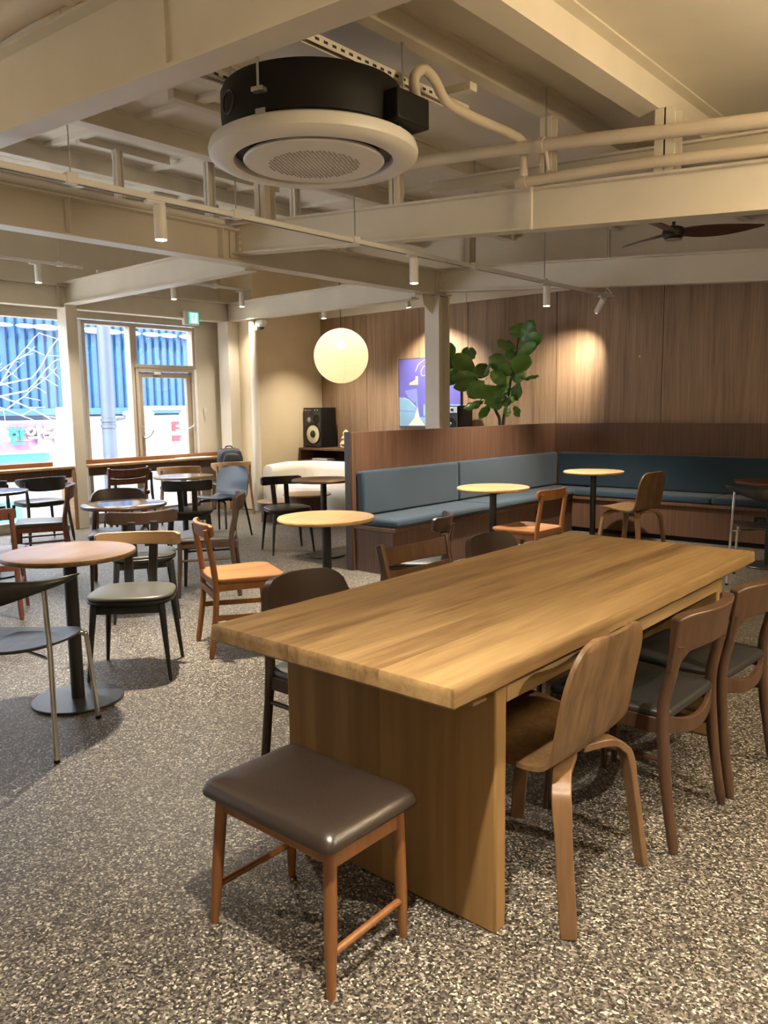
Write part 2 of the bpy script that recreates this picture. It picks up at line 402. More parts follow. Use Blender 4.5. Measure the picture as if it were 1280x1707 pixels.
def frame_rect(mb, y0, y1, z0, z1, w, x0, x1):
    mb.box(x0, x1, y0, y0+w, z0, z1); mb.box(x0, x1, y1-w, y1, z0, z1)
    mb.box(x0, x1, y0+w, y1-w, z1-w, z1); mb.box(x0, x1, y0+w, y1-w, z0, z0+w)
def window(name, y0, y1, z0, z1, w=0.045):
    mb = MB(); frame_rect(mb, y0, y1, z0, z1, w, WX-0.09, WX+0.03)
    o = structure(mb.build(name, M['frame'], bev=0.004))
    rbox(WX-0.045, WX-0.037, y0+w, y1-w, z0+w, z1-w).build('pane', M['glass'], o, smooth=False)
    return o
window('added_window_5', -2.96, -0.9, 0.07, 2.44); window('added_window_6', -0.9, 1.25, 0.07, 2.44); window('window_1', 1.25, 3.02, 0.07, 2.44); window('window_2', 3.02, 4.86, 0.07, 2.44)  # the first two windows lie out of view, added for more daylight
window('window_3', 4.90, 5.58, 0.07, 2.42); window('window_4', 5.58, 6.50, 1.88, 2.42)
# door with a glazed leaf
mb = MB(); frame_rect(mb, 5.60, 6.48, 0.0, 1.88, 0.04, WX-0.09, WX+0.02); door = structure(mb.build('door_1', M['frame'], bev=0.004))
mb = MB(); frame_rect(mb, 5.645, 6.435, 0.04, 1.83, 0.065, WX-0.07, WX-0.01)
mb.build('door_leaf', plain('door_leaf_paint', (0.36, 0.31, 0.25), 0.4), door, bev=0.004)
rbox(WX-0.045, WX-0.037, 5.71, 6.37, 0.105, 1.765).build('pane', M['glass'], door, smooth=False)
MB().tube(arc([(WX+0.0, 5.68, 1.02), (WX+0.05, 5.68, 1.0), (WX+0.06, 5.74, 1.03), (WX+0.06, 5.79, 1.10)], 5), 0.009).build('handle', M['zinc'], door)
rbox(WX-0.01, WX+0.03, 5.86, 5.96, 1.80, 1.835).build('closer', M['white'], door, bev=0.008)
# columns
structure(rbox(-8.86, -8.66, 4.575, 4.71, 0, 2.53).build('column', M['steel'], bev=0.004))
structure(rbox(-8.84, -8.62, 6.80, 6.97, 0, 2.5).build('column.001', M['steel'], bev=0.004))
mb = MB(); mb.box(-5.63, -5.43, 7.20, 7.225, 0, 2.563); mb.box(-5.63, -5.43, 7.375, 7.40, 0, 2.563); mb.box(-5.545, -5.515, 7.22, 7.38, 0, 2.563)
structure(mb.build('column.002', M['steel'], bev=0.003))
structure(MB().quadbox([(-5.54, 7.04, 2.46), (-5.52, 7.04, 2.46), (-5.52, 7.20, 2.36), (-5.54, 7.20, 2.36), (-5.54, 7.02, 2.563), (-5.52, 7.02, 2.563), (-5.52, 7.20, 2.563), (-5.54, 7.20, 2.563)]).build('column_gusset', M['steel']))
# corner riser pipe
structure(MB().tube([(-8.24, 6.91, 0), (-8.24, 6.91, 2.47)], 0.052, 16).build('trim_1', M['ceil']))

# ------------------------------------------------------------------ steel beams
def ibeam(p0, p1, w, h, tf=0.014, tw=0.01, name='steel_beam', mat=None):
    a, b = Vector(p0), Vector(p1)           # centre of the bottom flange underside
    prof = [(-w/2, 0), (w/2, 0), (w/2, tf), (tw/2, tf), (tw/2, h-tf), (w/2, h-tf), (w/2, h), (-w/2, h), (-w/2, h-tf), (-tw/2, h-tf), (-tw/2, tf), (-w/2, tf)]
    d = (b-a); side = Vector((d.y, -d.x, 0)).normalized()
    mb = MB(); mb.rings([[q + side*x + Vector((0, 0, z)) for x, z in prof] for q in (a, b)])
    return structure(mb.build(name, mat or M['steel'], smooth=False))
XD = -5.5; ZD = 2.565
ibeam((XD, -2.9, ZD), (XD, 7.42, ZD), 0.16, 0.27)                                   # long girder over the room
for y in (2.95, 4.27): structure(rbox(XD+0.006, XD+0.075, y-0.006, y+0.006, ZD+0.014, ZD+0.256).build('beam_stiffener', M['steel'], smooth=False))
def zA(x): return 2.635 - 0.080*(x-XD)
ibeam((XD+0.02, 4.45, zA(XD)), (XR, 4.45, zA(XR)), 0.12, 0.245)
structure(rbox(-2.61, -2.60, 4.375, 4.395, zA(-2.6)-0.004, zA(-2.6)+0.249).build('beam_splice', M['steel'], smooth=False))
def zB(x): return 2.60 - 0.075*(x-XD)
ibeam((XD+0.02, 7.28, zB(XD)), (XR, 7.28, zB(XR)), 0.12, 0.26)
def zC(x): return 2.535 - 0.058*(x+3.75)
ibeam((XD+0.02, 1.7, zC(XD)), (XR, 1.7, zC(XR)), 0.115, 0.33)
structure(rbox(-2.51, -2.405, 1.683, 1.696, zC(-2.45)+0.012, zC(-2.45)+0.318).build('beam_stiffener', M['steel'], smooth=False))
ibeam((-8.8, 4.63, 2.53), (XD-0.02, 4.63, 2.53), 0.13, 0.25)
ibeam((-8.72, 6.90, 2.50), (XD-0.02, 6.90, 2.50), 0.13, 0.25)
ibeam((-8.76, -2.9, 2.50), (-8.76, 6.97, 2.50), 0.14, 0.25)
for y in (4.52, 4.74): structure(rbox(-8.755, -8.69, y-0.005, y+0.005, 2.514, 2.74).build('beam_stiffener', M['steel'], smooth=False))
# bolted end plates where cross beams meet the girder
for (y, z0) in ((4.45, zA(XD)), (7.28, zB(XD))):
    mb = MB(); mb.box(XD+0.008, XD+0.022, y-0.07, y+0.07, z0-0.03, z0+0.25)
    structure(mb.build('beam_end_plate', M['steel'], smooth=False))
    mb = MB()
    for k in range(4):
        zc = z0+0.04+0.055*k
        mb.tube([(XD+0.07, y-0.006, zc), (XD+0.07, y-0.022, zc)], 0.016, 6)
    structure(mb.build('beam_bolts', M['steel'], smooth=False))
# purlins, battens and stub posts under the roof
for x, h, w in ((-7.7, 0.15, 0.09), (-6.4, 0.15, 0.09), (-5.1, 0.15, 0.10), (-3.8, 0.13, 0.08), (-2.52, 0.135, 0.08)):
    ibeam((x, -2.9, zroof(x)-h), (x, 8.15, zroof(x)-h), w, h, name='roof_purlin_beam')
ibeam((-1.9, -2.9, zroof(-1.9)-0.215), (-1.9, 8.15, zroof(-1.9)-0.215), 0.14, 0.215, tf=0.016, name='roof_purlin_beam')
k = 0
for x0, x1 in ((-8.9, -7.75), (-7.65, -6.45), (-6.35, -5.15), (-5.05, -3.85)):
    for y in (0.6, 1.5, 2.4, 3.3, 4.2, 5.1, 6.0, 6.9, 7.7):
        mb = MB().quadbox([(x0, y-0.035, zroof(x0)-0.035), (x1, y-0.035, zroof(x1)-0.035), (x1, y+0.035, zroof(x1)-0.035), (x0, y+0.035, zroof(x0)-0.035),
                           (x0, y-0.035, zroof(x0)+0.01), (x1, y-0.035, zroof(x1)+0.01), (x1, y+0.035, zroof(x1)+0.01), (x0, y+0.035, zroof(x0)+0.01)])
        structure(mb.build('ceiling_batten', M['ceil'], smooth=False))
for x, y in ((-6.9, 3.0), (-6.9, 4.0), (-5.9, 3.7), (-5.9, 4.9), (-4.4, 3.5), (-7.2, 5.2)):
    mb = MB().quadbox([(x-0.03, y-0.4, zroof(x)-0.06), (x+0.03, y-0.4, zroof(x)-0.06), (x+0.03, y+0.4, zroof(x)-0.06), (x-0.03, y+0.4, zroof(x)-0.06),
                       (x-0.03, y-0.4, zroof(x)+0.0), (x+0.03, y-0.4, zroof(x)+0.0), (x+0.03, y+0.4, zroof(x)+0.0), (x-0.03, y+0.4, zroof(x)+0.0)])
    structure(mb.build('ceiling_batten', M['steel'], smooth=False))
def stub(x, y, z0, z1, w=0.075):
    mb = MB(); mb.box(x-w/2, x+w/2, y-w/2, y-w/2+0.008, z0, z1); mb.box(x-w/2, x+w/2, y+w/2-0.008, y+w/2, z0, z1); mb.box(x-0.004, x+0.004, y-w/2, y+w/2, z0, z1)
    structure(mb.build('stub_column', M['steel'], smooth=False))
stub(-5.1, 4.45, zA(-5.1)+0.245, zroof(-5.1)-0.15, 0.12); stub(-3.72, 4.45, zA(-3.72)+0.245, zroof(-3.8)-0.13)
stub(-2.53, 4.45, zA(-2.53)+0.245, zroof(-2.52)-0.135); stub(-1.80, 4.45, zA(-1.8)+0.245, zroof(-1.9)-0.215, 0.11)
stub(-5.1, 7.28, zB(-5.1)+0.26, zroof(-5.1)-0.15, 0.12); stub(-5.85, 3.6, 2.83, zroof(-5.9)-0.06, 0.06); stub(-5.62, 4.3, 2.83, zroof(-5.6)-0.02, 0.07); stub(-5.55, 5.2, 2.83, zroof(-5.6)-0.02, 0.07)
# light beam parallel to the cross beams between the purlins
ibeam((-3.74, 4.9, 2.90), (0.5, 4.9, 2.60), 0.09, 0.09, name='secondary_beam')

# ------------------------------------------------------------------ banquette
PX = -4.487
bq = thing('banquette', 'blue upholstered banquette running away along the brown panelled half-height partition', 'bench seat', (PX, 6.5, 0), 0)
def bpart(mb, name, mat, par, **k):
    o = mb.build(name, mat, None, **k); o.parent = par; o.matrix_parent_inverse = par.matrix_world.inverted(); return o
bpy.context.view_layer.update()
bpart(rbox(PX-0.07, PX, 4.76, 8.18, 0.0, 1.145), 'back_panel', M['bench'], bq, bev=0.002)
bpart(rbox(PX, PX+0.42, 4.78, 8.115, 0.0, 0.350), 'base', M['bench'], bq, bev=0.002)
bpart(rbox(PX, PX+0.445, 4.765, 8.03, 0.352, 0.385), 'seat_board', M['bench'], bq, bev=0.002)
for a, b in ((4.77, 6.16), (6.165, 8.03)):
    bpart(rbox(PX+0.005, PX+0.455, a, b, 0.386, 0.455), 'seat_cushion', M['fabric'], bq, bev=0.025, seg=4)
for a, b in ((4.80, 6.14), (6.145, 8.03)):
    bpart(rbox(PX+0.003, PX+0.085, a, b, 0.457, 0.825), 'back_cushion', M['fabric'], bq, bev=0.02, seg=4)
bpart(rbox(PX-0.07, PX-0.004, 4.745, 4.759, 0.0, 1.15), 'end_trim', M['darkwood'], bq, bev=0.002)
def outlet(y, name='power_outlet', x=None, z=0.235, lab=''):
    o = thing(name, lab, 'outlet', (PX+0.4225, y, z))
    rbox(0, 0.008, -0.035, 0.035, -0.06, 0.06).build('cover_plate', M['blackmatte'], o, bev=0.002)
    for dz in (-0.027, 0.027):
        MB().rings([[Vector((0.008+dx, 0.02*math.cos(a*PI/8), dz+0.02*math.sin(a*PI/8))) for a in range(16)] for dx in (-0.002, 0.004)]).build('socket', M['grille'], o)
    return o
outlet(5.44, lab='black power outlet on the banquette base behind the small chair with a curved dark back')
outlet(7.02, lab='black power outlet on the banquette base behind the orange wooden chair seat')
bq2 = thing('banquette', 'dark blue banquette along the walnut back wall, right of the inner corner', 'bench seat', (-1.5, 8.0, 0))
bpy.context.view_layer.update()
bpart(rbox(PX+0.003, 2.6, 8.12, 8.19, 0.0, 1.142), 'back_panel', M['bench'], bq2, bev=0.002)
bpart(rbox(PX+0.425, 2.6, 7.73, 8.118, 0.05, 0.352), 'base', M['bench'], bq2, bev=0.002)
bpart(rbox(PX+0.425, 2.6, 7.78, 8.1, 0.0, 0.05), 'plinth', M['blackmatte'], bq2)
bpart(rbox(PX+0.45, 2.6, 7.70, 8.118, 0.353, 0.383), 'seat_board', M['bench'], bq2, bev=0.002)
for a, b in ((PX+0.459, -2.6), (-2.595, -0.7), (-0.695, 2.6)):
    bpart(rbox(a, b, 7.695, 8.115, 0.385, 0.455), 'seat_cushion', M['fabric'], bq2, bev=0.025, seg=4)
bpart(rbox(PX+0.088, -2.0, 8.035, 8.117, 0.457, 0.822), 'back_cushion', M['fabric'], bq2, bev=0.02, seg=4)
bpart(rbox(-1.995, 2.6, 8.035, 8.117, 0.457, 0.822), 'back_cushion', M['fabric'], bq2, bev=0.02, seg=4)
o = thing('power_outlet', 'black power outlet low on the back banquette base behind the plywood chair', 'outlet', (-3.42, 7.727, 0.26))
rbox(-0.06, 0.06, -0.006, 0.002, -0.04, 0.04).build('cover_plate', M['blackmatte'], o, bev=0.002)
rbox(-0.03, 0.03, -0.009, -0.004, -0.02, 0.02).build('socket', M['grille'], o)
o = thing('power_outlet', 'black power outlet on the back banquette base beside the chrome chair', 'outlet', (-2.15, 7.727, 0.26))
rbox(-0.06, 0.06, -0.006, 0.002, -0.04, 0.04).build('cover_plate', M['blackmatte'], o, bev=0.002)
rbox(-0.03, 0.03, -0.009, -0.004, -0.02, 0.02).build('socket', M['grille'], o)

# ------------------------------------------------------------------ big dining table
TX0, TX1, TY0, TY1, TZ = -1.849, -0.985, 1.357, 3.478, 0.729
tb = thing('dining_table', 'large oak communal table on two broad panel legs', 'table', ((TX0+TX1)/2, (TY0+TY1)/2, 0))
bpy.context.view_layer.update()
def slabtop():
    mb = MB(); ox, oy = (TX0+TX1)/2, (TY0+TY1)/2
    out = []
    n = 26
    for i in range(n): out.append((TX0 + random.uniform(-.0025, .0025), TY1 + (TY0-TY1)*i/n))
    for i in range(8): out.append((TX0+(TX1-TX0)*i/8, TY0 + random.uniform(-.001, .001)))
    for i in range(n): out.append((TX1 + random.uniform(-.0025, .0025), TY0+(TY1-TY0)*i/n))
    for i in range(8): out.append((TX1+(TX0-TX1)*i/8, TY1))
    rr = []
    for ins, z in ((0.008, TZ-0.05), (0.0, TZ-0.042), (0.001, TZ-0.018), (-0.001, TZ-0.006), (0.004, TZ)):
        rr.append([(x - ox - math.copysign(ins, x-ox), y - oy - math.copysign(ins, y-oy), z) for x, y in out])
    mb.rings(rr); return mb
slabtop().build('tabletop', M['table'], tb, ang=30)
hx, hy = (TX1-TX0)/2, (TY1-TY0)/2
for s_ in (-1, 1):
    yo = s_*(hy-0.24)
    yi = yo - s_*0.05
    mb = MB(); mb.box(-hx+0.05, hx-0.05, min(yo, yi), max(yo, yi), 0, TZ-0.05)
    mb.build('leg', M['tableleg'], tb, bev=0.006)
    mb = MB(); mb.box(-hx+0.09, hx-0.075, yo+s_*0.0, yo+s_*0.06, TZ-0.11, TZ-0.05)
    mb.build('cleat', M['tableleg'], tb, bev=0.004)
for s_ in (-1, 1):
    mb = MB(); mb.box(s_*(hx-0.075), s_*(hx-0.05), -hy+0.29, hy-0.29, TZ-0.125, TZ-0.05)
    mb.build('apron', M['table'], tb, bev=0.003)
mb = MB(); mb.box(-0.02, 0.02, -hy+0.29, hy-0.29, 0.42, 0.56); mb.build('stretcher', M['tableleg'], tb, bev=0.003)

# ------------------------------------------------------------------ stool
st = thing('stool', 'teak stool with a padded dark brown leather seat at the end of the long table', 'stool', (-1.405, 1.305, 0))
def stool():
    z = 0.405
    def dome(x, y): return z
    out = rrect(0.475, 0.325, 0.028, 5)
    mb = MB()
    def warp(x, y): return -0.020*(1-(2*x/0.47)**2) 
    mb.plate(out, [(0.96, z-0.047), (0.995, z-0.043), (1.0, z-0.037), (0.985, z-0.026), (0.95, z-0.013), (0.89, z-0.003), (0.78, z+0.006), (0.55, z+0.012), (0.15, z+0.014)])
    for v in mb.bm.verts: v.co.z += 0.016*abs(v.co.x/0.235)**2 - 0.008
    mb.build('seat', M['leather'], st, ang=60)
    ft = {(-1, -1): (-0.228, -0.135), (1, -1): (0.205, -0.135), (1, 1): (0.192, 0.14), (-1, 1): (-0.228, 0.14)}
    tp = {}
    for k, (fx, fy) in ft.items():
        tx, ty = k[0]*0.195, k[1]*0.118; tp[k] = (tx, ty)
        MB().tube([(fx, fy, 0), (fx+(tx-fx)*.35, fy+(ty-fy)*.35, 0.13), (tx, ty, z-0.042)], [0.0105, 0.0155, 0.0165], 14).build('leg', M['teak'], st)
    for sx in (-1, 1):
        a = ft[(sx, -1)]; b = ft[(sx, 1)]; q = 0.27
        pa = Vector((a[0]+(tp[(sx, -1)][0]-a[0])*q, a[1]+(tp[(sx, -1)][1]-a[1])*q, 0.105)); pb = Vector((b[0]+(tp[(sx, 1)][0]-b[0])*q, b[1]+(tp[(sx, 1)][1]-b[1])*q, 0.105))
        MB().tube([pa, pb], 0.0095, 10).build('stretcher', M['teak'], st)
        MB().box(sx*0.186, sx*0.204, -0.115, 0.115, z-0.098, z-0.055).build('seat_rail', M['teak'], st, bev=0.004)
    for sy in (-1, 1):
        MB().box(-0.19, 0.19, sy*0.108, sy*0.126, z-0.088, z-0.046).build('seat_rail', M['teak'], st, bev=0.004)
stool()

# ------------------------------------------------------------------ chairs (front = +Y)
PROTO = {}
def place(kind, builder, x, y, fx, fy, label, group=None):
    key = kind
    rz = face(fx, fy)
    if key in PROTO:
        return dup(PROTO[key], (x, y, 0), rz, label, group)
    r = thing('dining_chair', label, 'chair', (x, y, 0), rz, group)
    builder(r); PROTO[key] = r
    return r

def ch_tee(seatm, framem, backm, h=0.70, sh=0.425, bw=0.40, bh=0.085, postw=0.045, backy=-0.215, wedge=False):
    def b(r):
        out = superell(0.42, 0.40, 3.2, 40, 0.06)
        MB().plate(out, [(0.9, sh-0.048), (1.0, sh-0.034), (1.015, sh-0.022), (1.0, sh-0.018)]).build('seat_frame', framem, r, ang=50)
        cushion(out, sh-0.018, 0.022, 0.010).build('seat', seatm, r, ang=60)
        for sx in (-1, 1):
            for sy in (-1, 1):
                MB().tube([(sx*0.20, sy*0.19, 0), (sx*0.165, sy*0.155, sh-0.04)], [0.009, 0.0185], 12).build('leg', framem, r)
        MB().box(-0.16, 0.16, -0.165, -0.145, sh-0.085, sh-0.045).build('seat_rail', framem, r, bev=0.004)
        MB().box(-0.16, 0.16, 0.145, 0.165, sh-0.085, sh-0.045).build('seat_rail', framem, r, bev=0.004)
        for sx in (-1, 1):
            P = [(sx*0.062, -0.165, sh-0.06), (sx*0.062, -0.19, sh+0.03), (sx*0.068, backy-0.012, h-bh+0.02)]
            MB().sweep(arc(P, 5), [(-postw/2, -0.010), (postw/2, -0.010), (postw/2, 0.010), (-postw/2, 0.010)], up=(0, 1, 0)).build('back_post', framem, r, bev=0.003)
        board(bw, h-bh, h, backy, 0.075, 0.024, 0.12, 0.012, 0.012, arch=-0.006).build('backrest', backm, r, ang=50, bev=0.004)
    return b

def ch_wood(wm, sm, h=0.735, sh=0.435):
    def b(r):
        out = rrect(0.42, 0.41, 0.07, 6, 0.07)
        MB().plate(out, [(0.90, sh-0.032), (0.99, sh-0.018), (1.0, sh-0.006), (0.985, sh), (0.82, sh-0.003), (0.6, sh-0.010), (0.2, sh-0.012)]).build('seat', sm, r, ang=50)
        for sx in (-1, 1):
            P = [(sx*0.185, -0.225, 0), (sx*0.175, -0.19, 0.25), (sx*0.172, -0.185, sh), (sx*0.165, -0.225, h-0.03)]
            MB().tube(arc(P, 5), [0.0125]+[0.017]*9+[0.0175]*2+[0.016]*3+[0.0135], 12).build('leg', wm, r)
            MB().tube([(sx*0.20, 0.185, 0), (sx*0.175, 0.16, sh-0.02)], [0.0115, 0.018], 12).build('leg', wm, r)
            MB().sweep([(sx*0.182, -0.195, 0.22), (sx*0.187, 0.172, 0.205)], [(-0.007, -0.015), (0.007, -0.015), (0.007, 0.015), (-0.007, 0.015)]).build('stretcher', wm, r, bev=0.003)
            MB().sweep([(sx*0.172, -0.18, sh-0.05), (sx*0.178, 0.16, sh-0.05)], [(-0.009, -0.02), (0.009, -0.02), (0.009, 0.02), (-0.009, 0.02)]).build('seat_rail', wm, r, bev=0.003)
        MB().box(-0.17, 0.17, -0.198, -0.18, sh-0.045, sh-0.01).build('seat_rail', wm, r, bev=0.003)
        MB().box(-0.17, 0.17, -0.198, -0.18, sh-0.115, sh-0.075).build('stretcher', wm, r, bev=0.003)
        MB().box(-0.165, 0.165, 0.15, 0.165, sh-0.065, sh-0.03).build('seat_rail', wm, r, bev=0.003)
        board(0.385, h-0.075, h, -0.235, 0.045, 0.022, 0.10, 0.012, 0.012).build('backrest', wm, r, ang=50, bev=0.005)
    return b

def ch_moller(wm, lm, h=0.735, sh=0.43):
    def b(r):
        out = rrect(0.42, 0.40, 0.04, 5, 0.08)
        mb = cushion(out, sh-0.03, 0.03, 0.012)
        for v in mb.bm.verts: v.co.z -= 0.018*(1-min(1, abs(v.co.x)/0.2)**2)*(0.4+0.6*max(0, -v.co.y/0.2)) - 0.006
        mb.build('seat', lm, r, ang=60)
        for sx in (-1, 1):
            P = [(sx*0.20, -0.235, 0), (sx*0.195, -0.20, 0.22), (sx*0.192, -0.185, sh), (sx*0.188, -0.205, sh+0.12), (sx*0.186, -0.224, h-0.095)]
            MB().tube(arc(P, 5), [0.0115]+[0.0165]*4+[0.0185]*9+[0.0175]*4+[0.016]*3, 12).build('leg', wm, r)
            MB().tube([(sx*0.205, 0.20, 0), (sx*0.195, 0.185, 0.25), (sx*0.19, 0.18, sh)], [0.0115, 0.017, 0.018], 12).build('leg', wm, r)
            MB().sweep([(sx*0.192, -0.18, sh-0.045), (sx*0.195, 0.18, sh-0.045)], [(-0.01, -0.025), (0.01, -0.025), (0.01, 0.025), (-0.01, 0.025)]).build('seat_rail', wm, r, bev=0.003)
            MB().tube([(sx*0.193, -0.19, 0.28), (sx*0.198, 0.185, 0.27)], 0.0085, 8).build('stretcher', wm, r)
        mb = MB()
        def f(u, v):
            x = (2*u-1)*0.185; q = (2*u-1)**2
            z = sh-0.085+0.018*q + v*(0.045+0.012*q) - 0.012*(1-q)
            return (x, -0.215 + 0.03*q, z), (0, 1, 0), 0.018
        mb.grid(f, 14, 2); mb.build('seat_rail', wm, r, bev=0.003)
        MB().box(-0.185, 0.185, 0.172, 0.19, sh-0.07, sh-0.025).build('seat_rail', wm, r, bev=0.003)
        # deep curved top rail whose ends run into the posts
        mb = MB()
        def g(u, v):
            t = 2*u-1; q = t*t; x = t*0.205
            zt = h + 0.004 - 0.016*abs(t)**8
            zb = h - 0.125 + 0.016*(1-q) - 0.055*max(0, abs(t)-0.72)/0.28
            z = zb + (zt-zb)*v
            y = -0.262 + 0.055*q - 0.10*(z-(h-0.12))
            th = 0.018 + 0.020*v*v*(1-0.3*q) + 0.006*q
            return (x, y, z), (-0.5*t, 1, 0.1), th
        mb.grid(g, 22, 7); mb.build('backrest', wm, r, ang=60, bev=0.006, seg=3)
    return b

def ch_ply(shellm, legm, h=0.755, sh=0.435, black=False):
    def b(r):
        ctrl = arc([(0, 0.205, sh-0.008), (0, 0.12, sh), (0, -0.02, sh-0.018), (0, -0.115, sh-0.022), (0, -0.168, sh-0.002), (0, -0.192, sh+0.05), (0, -0.212, sh+0.16), (0, -0.246, h)], 9)
        n = len(ctrl)-1
        L = [0]
        for i in range(n): L.append(L[-1] + (ctrl[i+1]-ctrl[i]).length)
        tot = L[-1]
        def half(s):
            w = 0.218 - 0.004*s/tot
            d = tot-s; R = 0.13
            if d < R: w = w - 0.105 + 0.105*math.sqrt(max(1-((R-d)/R)**2, 0.0))**0.9
            R2 = 0.07
            if s < R2: w = w - 0.05 + 0.05*math.sqrt(max(1-((R2-s)/R2)**2, 0))
            return w
        mb = MB()
        def f(u, v):
            i = min(int(round(v*n)), n); p = ctrl[i]; t = (ctrl[min(i+1, n)]-ctrl[max(i-1, 0)]).normalized()
            nr = Vector((0, -t.z, t.y)); nr = Vector((0, -t.z, t.y)) if True else nr
            nr = Vector((1, 0, 0)).cross(t)
            if nr.z < 0 and abs(nr.z) > abs(nr.y): nr = -nr
            if abs(nr.y) >= abs(nr.z) and nr.y < 0: nr = -nr
            w = half(L[i]); x = (2*u-1)*w
            k = L[i]/tot
            curl = 0.014*(2*u-1)**2*min(1, max(0, (k-0.35)/0.3))
            return p + Vector((x, curl, 0.006*(2*u-1)**2*(1-k))), nr, 0.0125
        mb.grid(f, 14, n); mb.build('shell', shellm, r, ang=45)
        for sx in (-1, 1):
            for sy in (-1, 1):
                if black:
                    P = [(sx*0.05, sy*0.06-0.01, sh-0.045), (sx*0.15, sy*0.13-0.01, sh-0.05), (sx*0.185, sy*0.16-0.01, sh-0.10), (sx*0.225, sy*0.205-0.01, 0)]
                    MB().tube(arc(P, 5), [0.013]*11+[0.012, 0.012, 0.011, 0.010, 0.009], 10).build('leg', legm, r)
                else:
                    P = [(sx*0.03, sy*0.10-0.02, sh-0.040), (sx*0.125, sy*0.135-0.02, sh-0.044), (sx*0.172, sy*0.158-0.02, sh-0.068), (sx*0.196, sy*0.175-0.02, sh-0.13), (sx*0.222, sy*0.212-0.02, 0)]
                    a = PI/4*sx*sy
                    MB().sweep(arc(P, 6), [(-0.025, -0.011), (0.025, -0.011), (0.025, 0.011), (-0.025, 0.011)], up=(0, 0, 1), scales=[1]*13+[1.0]*6+[0.9]*5+[0.82]).build('leg', legm, r, bev=0.003)
        MB().box(-0.06, 0.06, -0.13, 0.11, sh-0.05, sh-0.030).build('leg_mount', legm, r, bev=0.004)
    return b

def ch_slat(wm, lm, h=0.755, sh=0.435):
    def b(r):
        out = rrect(0.43, 0.40, 0.05, 5, 0.06)
        cushion(out, sh-0.03, 0.03, 0.01).build('seat', lm, r, ang=60)
        for sx in (-1, 1):
            P = [(sx*0.20, -0.225, 0), (sx*0.197, -0.19, 0.3), (sx*0.198, -0.19, sh), (sx*0.212, -0.262, h)]
            MB().sweep(arc(P, 5), [(-0.013, -0.018), (0.013, -0.018), (0.013, 0.018), (-0.013, 0.018)], up=(0, 1, 0)).build('leg', wm, r, bev=0.006)
            MB().tube([(sx*0.20, 0.185, 0), (sx*0.19, 0.17, sh-0.02)], [0.012, 0.019], 12).build('leg', wm, r)
            MB().box(sx*0.185, sx*0.205, -0.18, 0.175, sh-0.075, sh-0.03).build('seat_rail', wm, r, bev=0.003)
        for z0, z1, yy in ((h-0.098, h-0.012, -0.264), (h-0.185, h-0.112, -0.236)):
            board(0.41, z0, z1, yy+0.005, 0.022, 0.014, 0.2, 0, 0, arch=-0.012).build('slat', wm, r, ang=50, bev=0.003)
        MB().box(-0.19, 0.19, 0.155, 0.172, sh-0.07, sh-0.03).build('seat_rail', wm, r, bev=0.003)
    return b

def ch_round(wm, backm, lm, h=0.735, sh=0.43, bwid=0.43):
    def b(r):
        out = rrect(0.43, 0.41, 0.06, 5, 0.06)
        cushion(out, sh-0.03, 0.03, 0.014).build('seat', lm, r, ang=60)
        for sx in (-1, 1):
            P = [(sx*0.205, -0.235, 0), (sx*0.195, -0.195, sh-0.05), (sx*0.185, -0.205, sh+0.1), (sx*0.175, -0.225, h-0.11)]
            MB().tube(arc(P, 5), [0.0125]+[0.017]*4+[0.019]*6+[0.016]*5, 12).build('leg', wm, r)
            MB().tube([(sx*0.21, 0.20, 0), (sx*0.195, 0.18, sh-0.02)], [0.012, 0.018], 12).build('leg', wm, r)
            MB().box(sx*0.182, sx*0.202, -0.185, 0.18, sh-0.08, sh-0.03).build('seat_rail', wm, r, bev=0.003)
            MB().tube([(sx*0.196, -0.19, sh-0.13), (sx*0.197, 0.185, sh-0.13)], 0.009, 8).build('stretcher', wm, r)
        MB().box(-0.19, 0.19, -0.205, -0.187, sh-0.08, sh-0.03).build('seat_rail', wm, r, bev=0.003)
        MB().box(-0.19, 0.19, 0.165, 0.183, sh-0.08, sh-0.03).build('seat_rail', wm, r, bev=0.003)
        board(bwid, h-0.15, h-0.012, -0.25, 0.07, 0.026, 0.12, 0.085, 0.06, arch=0.014, nu=26).build('backrest', backm, r, ang=60, bev=0.006)
    return b

